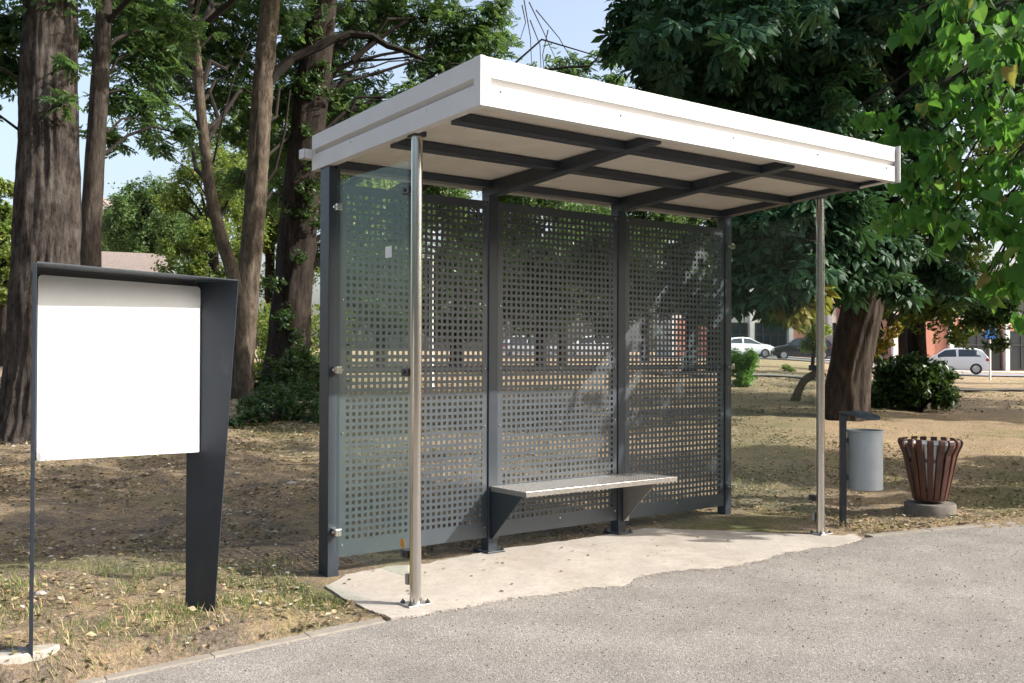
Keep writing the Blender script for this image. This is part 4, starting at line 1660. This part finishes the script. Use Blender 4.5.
g0 = len(bpy.data.objects)
base = Vector((-44, -27, 0))
src = thing('street_tree', base, 'leafy tree across the street, mirrored in the glass', 'tree', 'trees across the street')
trunk_mesh([Vector((0, 0, -.2)), Vector((.1, 0, 3)), Vector((0, 0, 7))], [.3, .24, .1], 12, .4, .1, 2).build('trunk', M['bark_dark'], src)
ff_ = Foliage(SPRAY2, M['leaf_far'])
for i in range(60):
    d = Vector(rng.normal(size=3)).normalized() * (random.uniform(.2, 1) ** (1 / 3))
    p_, _ = clump_points((d.x * 4.2, d.y * 3.2, 5.2 + d.z * 4.4), 1.3, 60)
    p_[:, 2] = np.maximum(p_[:, 2], .3)
    ff_.add(p_, .75)
ff_.build('crown', src, (0, 0, 0))
for i in range(1, 15):
    o = copy_tree(src)
    o.location = (-44 + i * 6.6, -27 - 2.5 * math.sin(i * 2.1) - (3 if i > 8 else 0), 0)
    o.rotation_euler = (0, 0, i * 1.7)
for i, (x, y) in enumerate(((-30, -16), (-29, -8), (-28, -1), (-27, 6), (-24, 13), (-19, 20))):
    o = copy_tree(src)
    o.location = (x, y, 0)
    o.rotation_euler = (0, 0, i * 2.3)

# ------------------------------------------------------------------ near hanging catalpa branches
cb = Vector((7.6, -3.0, gzf(7.6, -3.0)))
cat = thing('catalpa_tree', cb, 'near tree hanging bright heart-shaped leaves into the upper right corner', 'tree')
m = trunk_mesh([cb + Vector((0, 0, -.2)), cb + Vector((.05, .05, 1.5)), cb + Vector((-.1, .2, 3.2)), cb + Vector((-.3, .4, 5.2))], [.24, .18, .15, .09], 24, .1, .12, 4)
m.build('trunk', M['bark_brown'], cat, smooth=True, origin=cb)
ccl = [(960, 12, 8.8, 44, 40), (1000, 55, 8.4, 42, 36), (930, 60, 9.0, 26, 22), (945, 95, 8.9, 28, 24), (990, 110, 8.7, 38, 34), (905, 25, 9.2, 18, 10), (880, 122, 9.4, 20, 9), (858, 118, 9.4, 8, 4), (918, 140, 9.2, 26, 22), (960, 165, 9.0, 36, 36), (1008, 180, 8.6, 36, 30),
       (908, 175, 9.2, 18, 14), (925, 205, 9.2, 24, 20), (890, 222, 9.4, 20, 15), (945, 225, 9.1, 20, 12), (1000, 225, 8.8, 24, 14), (1010, 275, 8.9, 24, 16), (985, 288, 9.2, 18, 8), (1030, 120, 8.4, 40, 24), (1040, 230, 8.6, 36, 20), (1060, 30, 8.3, 46, 26), (1030, 320, 9.2, 18, 7)]
lp, ld = [], []
bm_ = MB()
hub = cb + Vector((-.3, .4, 4.6))
for px, py, r, rad, n in ccl:
    q = at(px, py, r)
    R = px_size(px, r, rad)
    pos, sub = clump_points(q, R, int(n * 1.5), nsub=max(3, n // 3), sig=.22)
    lp.append(pos)
    e = q + Vector((0, 0, .1))
    mid = hub.lerp(e, .55) + Vector((0, 0, .35))
    bm_.tube([hub, hub.lerp(mid, .5) + Vector((0, 0, .2)), mid, mid.lerp(e, .6) + Vector((0, 0, .06)), e], [.045, .032, .02, .011, .006], 6, caps=False)
    for sp in sub[:6]:
        sp = Vector(sp)
        bm_.tube([e.lerp(mid, .2), e.lerp(sp, .6) + Vector((0, 0, .05)), sp], [.006, .0045, .003], 4, caps=False)
lp = np.concatenate(lp)
leaf_meshes, old_meshes = [], []
for prm in ((.20, .22, .25, 0), (.45, .10, .1, .3), (.05, .45, .5, -.3), (.6, .35, 0, .5), (-.1, .3, .3, .6), (.3, .6, .4, -.6)):
    hv, hf = tmpl_heart(*prm)
    me_h = bpy.data.meshes.new('leaf')
    me_h.from_pydata([tuple(v) for v in hv], [], hf)
    for p in me_h.polygons: p.use_smooth = True
    me_o = me_h.copy()
    me_h.materials.append(M['leaf_cat'])
    me_o.materials.append(M['leaf_old'])
    leaf_meshes.append(me_h)
    old_meshes.append(me_o)
order = []
for i, q in enumerate(lp):
    px, py = project(q)
    order.append((0 if (px < 1040 and -15 < py < 345) else 1, random.random(), i))
order.sort()
n = len(lp)
B_ = leaf_dirs(n, -.95, .35, .5)
# turn the blades towards the light side, tips hanging
sc_ = .055 + .10 * rng.uniform(0, 1, n) ** .8
rest = []
cnt = 0
for flag, _, i in order:
    if flag == 0 and cnt < 300:
        o = bpy.data.objects.new('leaf', random.choice(old_meshes if random.random() < .05 else leaf_meshes))
        COL.objects.link(o)
        o.parent = cat
        Mx = Matrix([[*B_[i][0], 0], [*B_[i][1], 0], [*B_[i][2], 0], [0, 0, 0, 1]])
        o.matrix_local = Matrix.Translation(Vector(lp[i]) - cb) @ Mx @ Matrix.Diagonal((sc_[i], sc_[i] * random.uniform(.85, 1.05), sc_[i], 1))
        cnt += 1
    else:
        rest.append(i)
f = Foliage(HEART, M['leaf_cat'])
if rest:
    V, Fa = instance(HEART[0], HEART[1], lp[rest], B_[rest], sc_[rest])
    f.V.append(V)
    f.F.append(Fa)
    f.n += len(V)
for px, py, r, rad, n in ccl:
    pos, sub = clump_points(at(px, py, r + .55), px_size(px, r, rad), int(n * 1.5))
    f.add(pos, .11, -.9, .4, .5)
for i in range(46):
    d = Vector(rng.normal(size=3)).normalized() * (random.uniform(.1, 1) ** (1 / 3))
    q = cb + Vector((-.2 + d.x * 2.5, 1.0 + d.y * 2.3, 6.0 + d.z * 1.9))
    if not (project(q)[1] < -60 or project(q)[0] > 1110): continue
    pos, sub = clump_points(q, .6, 44)
    f.add(pos, .19, -.9, .4, .5)
    bm_.tube([hub, hub.lerp(q, .5) + Vector((0, 0, .2)), q], [.05, .03, .01], 5, caps=False)
for q in ((5.6, -2.5, 3.0), (5.25, -2.35, 2.6), (5.9, -2.7, 3.4), (5.5, -2.6, 2.35), (6.2, -2.9, 3.8), (5.1, -2.2, 2.2), (5.85, -2.65, 2.7), (6.1, -2.9, 3.1), (5.4, -2.45, 3.4), (6.4, -3.0, 2.5)):
    q = Vector(q)
    pos, sub = clump_points(q, .42, 60)
    f.add(pos, .16, -.9, .4, .5)
    bm_.tube([hub, hub.lerp(q, .5) + Vector((0, 0, .3)), q], [.045, .025, .008], 5, caps=False)
cr = f.build('crown', cat, cb)
cr['kind'] = 'stuff'
bm_.build('branches', M['twig'], cat, origin=cb)


# ------------------------------------------------------------------ cars on the far road
def car(name, label, px, r, heading, paint_, kind='hatch', z_off=.06, group='cars on the far road'):
    c = at(px, 350, r)
    root = thing(name, (c.x, c.y, gzf(c.x, c.y) + z_off), label, 'car', group, rz=heading)
    if kind == 'hatch':
        S = [(-2.0, .42, .72, .74, .74), (-1.94, .28, .84, .90, .80), (-1.80, .24, .92, 1.05, .83), (-1.55, .23, .95, 1.38, .84), (-1.2, .23, .95, 1.47, .85), (-.3, .23, .94, 1.50, .85), (.35, .23, .93, 1.45, .85),
             (1.05, .23, .92, .985, .84), (1.6, .23, .84, .89, .82), (1.88, .25, .70, .75, .76), (2.0, .36, .58, .60, .66)]
        wr, wf = -1.25, 1.28
        side = [(3, 4, 5), (5, 6, 7)]
        rear, front = (2, 3), (6, 7)
    else:
        S = [(-2.2, .42, .74, .76, .72), (-2.15, .28, .90, .93, .80), (-1.6, .24, .95, 1.00, .84), (-1.35, .23, .95, 1.04, .85), (-.85, .23, .95, 1.38, .85), (-.2, .23, .94, 1.43, .86), (.35, .23, .93, 1.38, .86),
             (1.15, .23, .92, .97, .84), (1.75, .23, .83, .88, .82), (2.08, .25, .70, .74, .76), (2.2, .36, .56, .58, .66)]
        wr, wf = -1.35, 1.36
        side = [(3, 4, 5), (5, 6, 7)]
        rear, front = (3, 4), (6, 7)
    V, Fq = [], []
    secs = []
    for (x, z0, zbl, zr, hw) in S:
        hr = hw * (.98 if zr - zbl < .15 else .72)
        half = [(hw * .90, z0), (hw, z0 + .16), (hw * 1.0, (z0 + zbl) / 2 + .06), (hw * .97, zbl), (hr, zr - .03), (hr * .86, zr + .005)]
        sec = [(x, y, z) for y, z in half] + [(x, -y, z) for y, z in half[::-1]]
        secs.append(half)
        V += sec
    k = 12
    for i in range(len(S) - 1):
        for j in range(k):
            a, b = i * k + j, i * k + (j + 1) % k
            Fq.append((a, b, b + k, a + k))
    Fq += [tuple(range(k - 1, -1, -1)), tuple((len(S) - 1) * k + j for j in range(k))]
    m = MB()
    m.add(V, Fq)
    body = m.build('body', paint_, root)
    for p in body.data.polygons: p.use_smooth = True
    try:
        body.data.set_sharp_from_angle(angle=math.radians(28))
    except Exception:
        pass

    def P(i, j, s, t=0.0, off=.012):
        y, z = secs[i][j]
        y2, z2 = secs[i][j + 1]
        yy, zz = y + (y2 - y) * t, z + (z2 - z) * t
        return (S[i][0], s * (yy + off), zz)

    for s in (1, -1):
        for (a, b_, c_) in side:
            m = MB()
            pts = [Vector(P(a, 3, s, .12)), Vector(P(b_, 3, s, .12)), Vector(P(c_, 3, s, .12)), Vector(P(c_, 3, s, .88)), Vector(P(b_, 3, s, .88)), Vector(P(a, 3, s, .88))]
            pts[0].x += .06
            pts[5].x += .10
            pts[2].x -= .05
            pts[3].x -= .05
            m.add(pts, [(0, 1, 4, 5), (1, 2, 3, 4)] if s < 0 else [(5, 4, 1, 0), (4, 3, 2, 1)])
            m.build('side_window', M['window'], root)
    for nm, (a, b_) in (('rear_window', rear), ('windscreen', front)):
        m = MB()
        lo, hi = (a, b_) if nm == 'rear_window' else (b_, a)
        pts = []
        for (i, t) in ((lo, .12), (hi, .0)):
            y, z = secs[i][4]
            x = S[i][0]
            pts.append((x, y * .88, z))
        (xa, ya, za), (xb, yb_, zb_) = pts
        o = -.03 if nm == 'rear_window' else .03
        xa, za, xb, zb_ = xa + (xb - xa) * .14 + o, za + (zb_ - za) * .14 + .03, xb - (xb - xa) * .14 + o, zb_ - (zb_ - za) * .12 + .03
        m.add([(xa, ya, za), (xa, -ya, za), (xb, -yb_, zb_), (xb, yb_, zb_)], [(0, 1, 2, 3)] if nm != 'rear_window' else [(3, 2, 1, 0)])
        m.build(nm, M['window'], root)
    for wx in (wr, wf):
        for s in (1, -1):
            m = MB()
            prof = [(.20, .0), (.30, .0), (.315, .03), (.315, .17), (.30, .20), (.2, .2)]
            pts, fs = [], []
            n = 20
            for rr, d in prof:
                for q in range(n):
                    a = 2 * math.pi * q / n
                    pts.append((wx + rr * math.cos(a), s * (.86 - d), .315 + rr * math.sin(a)))
            for i in range(len(prof) - 1):
                for q in range(n):
                    fs.append((i * n + q, i * n + (q + 1) % n, (i + 1) * n + (q + 1) % n, (i + 1) * n + q))
            m.add(pts, fs)
            ty = m.build('wheel', M['tyre'], root)
            m = MB()
            m.add([(wx, s * .845, .315)] + [(wx + (.2 if q % 2 else .2) * math.cos(2 * math.pi * q / 20), s * .852, .315 + .2 * math.sin(2 * math.pi * q / 20)) for q in range(20)], [(0, 1 + q, 1 + (q + 1) % 20) for q in range(20)])
            m.build('rim', M['rim'], ty)
    for s in (1, -1):
        m = MB()
        x, z0, zbl, zr, hw = S[1]
        m.box(x - .055, x + .20, s * (hw * .99) - .05, s * (hw * .99) + .03, zbl - .10, zbl + .06)
        m.build('tail_light', M['tail'], root, bevel=.02)
        m = MB()
        x, z0, zbl, zr, hw = S[-2]
        m.box(x - .16, x + .05, s * hw * .93 - .12, s * hw * .93 + .03, zbl - .14, zbl - .01)
        m.build('headlight', M['head'], root, bevel=.02)
    m = MB()
    m.box(S[0][0] - .02, S[0][0] + .02, -.26, .26, .50, .61)
    m.build('number_plate', M['sticker'], root)
    return root


H_left = math.atan2(rgt0.y * -1, rgt0.x * -1)      # heading towards the left of the picture
H_right = math.atan2(rgt0.y, rgt0.x)
car('car', 'white hatchback on the far road at the right, tail lamp showing', 952, 63.5, H_left + .0 - .42, M['car_white'])
car('car', 'white saloon parked behind the right end of the perforated wall', 742, 72, H_right + .12, M['car_white'], 'saloon')
car('car', 'dark car partly hidden by young tree, beyond the glass', 802, 71, H_left - .15, M['car_dark'])
car('car', 'pale silver car seen through the holes of the middle panel', 530, 70, H_right + .1, M['car_silver'])
car('car', 'white hatchback seen through holes of the middle panel near its right post', 590, 69.5, H_left - .1, M['car_white'])


# ------------------------------------------------------------------ buildings
def building(label, px, r, width, depth, h, bays, wall, turn=0.0, base_mat=None, z_sink=.4, upper=True):
    c = at(px, 350, r)
    g = gzf(c.x, c.y)
    root = thing('building', (c.x, c.y, g), label, 'building', None, rz=-YAW + turn)
    m = MB()
    m.box(-width / 2, width / 2, 0, depth, -z_sink, h)
    m.build('wall', wall, root)
    m = MB()
    m.box(-width / 2 - .4, width / 2 + .4, -.5, depth + .4, h, h + .35)
    m.build('roof', M['grey_render'], root)
    bw = width / bays
    for i in range(bays):
        x0 = -width / 2 + i * bw
        m = MB()
        m.box(x0 - .16, x0 + .16, -.35, .0, -z_sink, h)
        m.build('column', M['white_render'], root)
        k = i % 3
        if k == 0:
            m = MB()
            m.box(x0 + .3, x0 + bw - .3, -.08, .002, -z_sink, 3.1)
            m.build('render_panel', M['brick_red'], root)
        else:
            m = MB()
            m.box(x0 + .35, x0 + bw - .35, -.03, .004, .1, 2.9)
            p = m.build('glass_door', M['window'], root)
            m = MB()
            nb_ = 4
            for j in range(nb_ + 1):
                x = x0 + .35 + (bw - .7) * j / nb_
                m.box(x - .05, x + .05, -.08, -.03, .05, 2.95)
            for z in (.1, 1.9, 2.9):
                m.box(x0 + .35, x0 + bw - .35, -.075, -.032, z - .05, z + .05)
            m.build('door_frame', M['dark_frame'], p)
        if upper:
            for z0 in (3.9, ):
                m = MB()
                m.box(x0 + .8, x0 + bw - .8, -.02, .004, z0, z0 + 1.5)
                p = m.build('window', M['window'], root)
                m = MB()
                for (a, b_, c_, d) in ((x0 + .7, x0 + .8, z0 - .1, z0 + 1.6), (x0 + bw - .8, x0 + bw - .7, z0 - .1, z0 + 1.6), (x0 + .8, x0 + bw - .8, z0 - .1, z0), (x0 + .8, x0 + bw - .8, z0 + 1.5, z0 + 1.6), (x0 + bw / 2 - .04, x0 + bw / 2 + .04, z0, z0 + 1.5)):
                    m.box(a, b_, -.06, .003, c_, d)
                m.build('window_frame', M['white_render'], p)
    return root


building('low building with dark-framed glass doors and salmon walls, behind the right glass', 790, 90, 20, 10, 6.5, 6, M['pale_render'])
building('salmon and cream building at the far right behind the white hatchback', 1060, 86, 26, 10, 7, 6, M['brick_red'], .1)

# hillside with a house, tiled shed
V, Fq = [], []
na, nr = 40, 14
for i in range(na + 1):
    for j in range(nr + 1):
        a = -16 + 40 * i / na
        rr = 120 + 160 * j / nr
        x, y = polar(a, rr)
        hgt = 18.5 * float(sm(j / 7)) * (.75 + .25 * math.sin(a * .35 + 1.0)) * float(sm((a + 16) / 14)) * float(sm((24 - a) / 8))
        V.append((x, y, gzf(x, y) - .6 + hgt))
for i in range(na):
    for j in range(nr):
        q = i * (nr + 1) + j
        Fq.append((q, q + 1, q + nr + 2, q + nr + 1))
hill = link('hill', np_mesh('hill', np.array(V), np.array(Fq)[:, ::-1]), M['ground'])
tag(hill, kind='structure')


def gable(name, label, c, rz, w, d, h, rise, wall, roofm, windows=True):
    root = thing(name, c, label, 'house' if name == 'house' else 'shed', None, rz)
    m = MB()
    m.box(-w / 2, w / 2, -d / 2, d / 2, -3, h)
    m.prism([(-w / 2, -d / 2, h), (-w / 2, d / 2, h), (-w / 2, 0, h + rise)], (w, 0, 0))
    m.build('wall', wall, root)
    m = MB()
    for s in (1, -1):
        m.prism([(-w / 2 - .4, s * (d / 2 + .6), h - .25), (-w / 2 - .4, 0, h + rise + .08), (-w / 2 - .4, 0, h + rise + .28), (-w / 2 - .4, s * (d / 2 + .6), h - .05)], (w + .8, 0, 0))
    m.build('roof', roofm, root)
    if windows:
        for x in (-w * .3, 0, w * .3):
            for z in (h - 2.4, h - 5.2):
                m = MB()
                m.box(x - .6, x + .6, -d / 2 - .05, -d / 2 + .003, z, z + 1.4)
                m.build('window', M['window'], root)
    return root


q = at(112, 217, 185)
gable('house', 'white house with brown roof on the hillside at the upper left', (q.x, q.y, q.z - 9.0), -.25 + .9, 6, 5, 9.5, 2.2, M['white_render'], M['roof_tile'])
q = at(112, 266, 48)
g = gzf(q.x, q.y)
gable('shed', 'low shed with grey-brown tiled roof just above the notice board', (q.x, q.y, g), -.2, 3.6, 3.5, q.z - g - .35, .7, M['pale_render'], M['roof_tile'], False)

# white pole behind the left panel, sign on the lawn at the right
q = ground_hit(431, 388)
rp = math.hypot(q.x - CAM.x, q.y - CAM.y)
top = at(431, 236, rp)
m = MB()
hh = top.z - q.z
m.tube([(0, 0, -.1), (0, 0, .5), (0, 0, hh)], [.07, .055, .04], 14)
lp_ = thing('lamp_post', q, 'white pole standing behind the left perforated panel', 'pole')
m.build('pole', M['white_pole'], lp_)
m = MB()
m.box(-.08, .08, -.08, .08, -.1, .03)
m.build('base', M['kerb'], lp_, bevel=.01)
m = MB()
m.lathe((0, 0, hh), [(.0, .12), (.06, .10), (.10, .02), (.10, -.01), (.04, -.02)], 14)
m.build('cap', M['white_pole'], lp_)
q = at(990, 362, 52)
q.z = gzf(q.x, q.y)
sg = thing('road_sign', q, 'small blue sign on a white pole by the far road', 'sign', rz=-YAW)
m = MB()
m.tube([(0, 0, -.1), (0, 0, 2.6)], .045, 12)
m.build('pole', M['white_pole'], sg)
m = MB()
m.box(-.25, .25, -.07, -.045, 1.9, 2.5)
m.build('sign_plate', M['blue_sign'], sg, bevel=.01)

# ------------------------------------------------------------------ grass, leaf litter, pebbles
def scatter(n, x0, x1, y0, y1, dens):
    X = rng.uniform(x0, x1, n)
    Y = rng.uniform(y0, y1, n)
    keep = (Y > yb(X) + .03) & ~((X > -.22) & (X < 4.02) & (Y < .08) & (Y > -1.4)) & (rng.uniform(0, 1, n) < dens(X, Y))
    return X[keep], Y[keep]


def gnoise(X, Y, s):
    return np.array([noise.noise(Vector((a * s, b * s, 2.0))) for a, b in zip(X, Y)])


def blades(name, X, Y, hmin, hmax, mat, label, cat, wdt=.004):
    n = len(X)
    Z = gz(X, Y) + .005
    h = rng.uniform(hmin, hmax, n) * rng.uniform(.6, 1, n)
    a = rng.uniform(0, 2 * np.pi, n)
    ln = rng.uniform(.2, 1.5, n) * h
    d = np.stack([np.cos(a), np.sin(a)], -1)
    s = np.stack([-np.sin(a), np.cos(a)], -1) * wdt
    b = np.stack([X, Y, Z - .01], -1)
    mid = b + np.stack([d[:, 0] * ln * .35, d[:, 1] * ln * .35, h * .6], -1)
    tip = b + np.stack([d[:, 0] * ln, d[:, 1] * ln, h], -1)
    sx = np.concatenate([s, np.zeros((n, 1))], 1)
    V = np.stack([b - sx, b + sx, mid + sx * .8, mid - sx * .8, tip], 1).reshape(-1, 3)
    i = np.arange(n)[:, None] * 5
    Fa = np.concatenate([i + np.array([[0, 1, 2]]), i + np.array([[0, 2, 3]]), i + np.array([[3, 2, 4]])], 0)
    o = link(name, np_mesh(name, V, Fa), mat)
    tag(o, label, cat, kind='stuff')


def dens_g(X, Y):
    return np.clip(.22 + 1.3 * gnoise(X, Y, 2.3), .06, 1)


X, Y = scatter(60000, -3.6, .1, -1.35, .9, lambda a, b: dens_g(a, b) * (1 - sm((b - .2) / .6) * .8))
blades('green_grass', X, Y, .015, .075, M['grass_green'], 'patchy green and dry grass around the notice board', 'grass', .0018)
X, Y = scatter(34000, -6, 14, -2.6, 9, lambda a, b: np.clip(.15 + 1.0 * gnoise(a, b, .9), .02, 1))
blades('dry_grass', X, Y, .02, .06, M['grass'], 'short dry grass over the bare earth of the park', 'grass', .005)
X, Y = scatter(9000, 3.95, 9, -2.4, 1.2, lambda a, b: np.clip(.2 + 1.3 * gnoise(a, b, 1.3), .02, 1))
blades('bin_grass', X, Y, .03, .08, M['grass'], 'thin straw grass around the two bins', 'grass')


def litter(name, n, x0, x1, y0, y1, smin, smax, label, dens=None):
    X, Y = scatter(n, x0, x1, y0, y1, dens or (lambda a, b: np.clip(.5 + .9 * gnoise(a, b, .8), .1, 1)))
    k = len(X)
    T = [(-.5, 0, 0), (0, -.3, .10), (.5, 0, .03), (0, .3, .12)]
    a = rng.uniform(0, 2 * np.pi, k)
    d = np.stack([np.cos(a), np.sin(a), rng.normal(0, .2, k)], -1)
    nn = np.stack([rng.normal(0, .35, k), rng.normal(0, .35, k), np.ones(k)], -1)
    V, Fa = instance(T, [(0, 1, 2, 3)], np.stack([X, Y, gz(X, Y) + .022], -1), basis(d, nn), rng.uniform(smin, smax, k))
    o = link(name, np_mesh(name, V, Fa), M['litter'])
    tag(o, label, 'leaves', kind='stuff')


litter('fallen_leaves', 90000, -5, 9, -1.6, 9, .012, .055, 'small dry fallen leaves scattered on the ground by the shelter')
litter('far_fallen_leaves', 40000, -6, 26, 4, 24, .03, .09, 'dry fallen leaves strewn over the lawn under the trees')
litter('kerb_leaves', 5000, 3.95, 9, -2.4, -.4, .02, .06, 'brown fallen leaves gathered along the right kerb', lambda a, b: np.clip(1 - (b - yb(a)) / .5, 0, 1))


def pebbles(name, X, Y, Z, smin, smax, mat, label):
    k = len(X)
    T = np.array([(1, 0, 0), (0, 1, 0), (-1, 0, 0), (0, -1, 0), (0, 0, .7), (0, 0, -.7)]) * .5
    Fc = [(0, 1, 4), (1, 2, 4), (2, 3, 4), (3, 0, 4), (1, 0, 5), (2, 1, 5), (3, 2, 5), (0, 3, 5)]
    a = rng.uniform(0, 2 * np.pi, k)
    d = np.stack([np.cos(a), np.sin(a), np.zeros(k)], -1)
    V, Fa = instance(T, Fc, np.stack([X, Y, Z], -1), basis(d, np.tile([[0.1, .1, 1.0]], (k, 1))), rng.uniform(smin, smax, k))
    o = link(name, np_mesh(name, V, Fa), mat)
    tag(o, label, 'gravel', kind='stuff')


X = rng.uniform(-.1, 3.85, 170)
Y = rng.uniform(-1.1, .0, 170)
k_ = rng.uniform(0, 1, 170) < .35 + .65 * (Y > -.35)
T_ = [(-.5, 0, 0), (0, -.3, .10), (.5, 0, .03), (0, .3, .12)]
a_ = rng.uniform(0, 2 * np.pi, k_.sum())
V, Fa = instance(T_, [(0, 1, 2, 3)], np.stack([X[k_], Y[k_], np.full(k_.sum(), .013)], -1), basis(np.stack([np.cos(a_), np.sin(a_), 0 * a_], -1), np.stack([rng.normal(0, .2, k_.sum()), rng.normal(0, .2, k_.sum()), np.ones(k_.sum())], -1)), rng.uniform(.01, .035, k_.sum()))
tag(link('pad_leaves', np_mesh('pad_leaves', V, Fa), M['litter']), 'few crumbs of dry leaf on the concrete pad', 'leaves', kind='stuff')
ei = rng.integers(0, len(fine_edge), 2600)
EX = np.array([fine_edge[i][0] for i in ei]) + rng.normal(0, .012, 2600)
EY = np.array([fine_edge[i][1] for i in ei]) + rng.normal(-.012, .030, 2600)
k_ = (EY < -.95) & (EX > -.15) & (EX < 3.95)
pebbles_at = (EX[k_], EY[k_])
n = 2600
X = rng.uniform(-2.2, 9, n)
Y = rng.uniform(-4.6, -1.0, n)
k_ = (Y < yb(X) - .02) & ~((X > -.2) & (X < 3.9) & (Y > -1.3))
pebbles('pad_crumbs', pebbles_at[0], pebbles_at[1], np.full(len(pebbles_at[0]), .009), .003, .014, M['pad'], 'pale crumbs of concrete along the broken pad edge')
pebbles('loose_grit', X[k_], Y[k_], np.full(k_.sum(), .007), .004, .013, M['kerb'], 'loose grit and tiny stones on the tarmac')
X, Y = scatter(200, -3.6, -.1, -1.3, 1.8, lambda a, b: np.ones_like(a))
pebbles('white_gravel', X, Y, gz(X, Y) + .010, .008, .024, M['kerb'], 'pale gravel bits in the grass by the notice board')
for i, (px, py, s, lab) in enumerate(((237, 475, .07, 'small pale stone on bare earth, behind the tapered leg'), (291, 485, .10, 'flat pale stone lying left of the back left post'), (274, 534, .06, 'yellowish stone on the earth between notice board and shelter'), (42, 596, .06, 'pale round stone in the grass beside the thin leg'), (50, 602, .05, 'brown stone in the grass right of the thin leg'))):
    q = ground_hit(px, py)
    m = MB()
    pts = []
    bm2 = bmesh.new()
    bmesh.ops.create_icosphere(bm2, subdivisions=2, radius=s * .55)
    for v in bm2.verts:
        v.co *= 1 + .3 * noise.noise(v.co * 18 + Vector((i * 7, 0, 0)))
        v.co.z *= .45
    me = bpy.data.meshes.new('stone')
    bm2.to_mesh(me)
    bm2.free()
    o = link('stone', me, M['pad'] if i != 4 else M['dry_stick'])
    o.location = (q.x, q.y, q.z + .015)
    o.rotation_euler = (0, 0, i * 1.3)
    tag(o, lab, 'stone', 'stones on the bare earth')
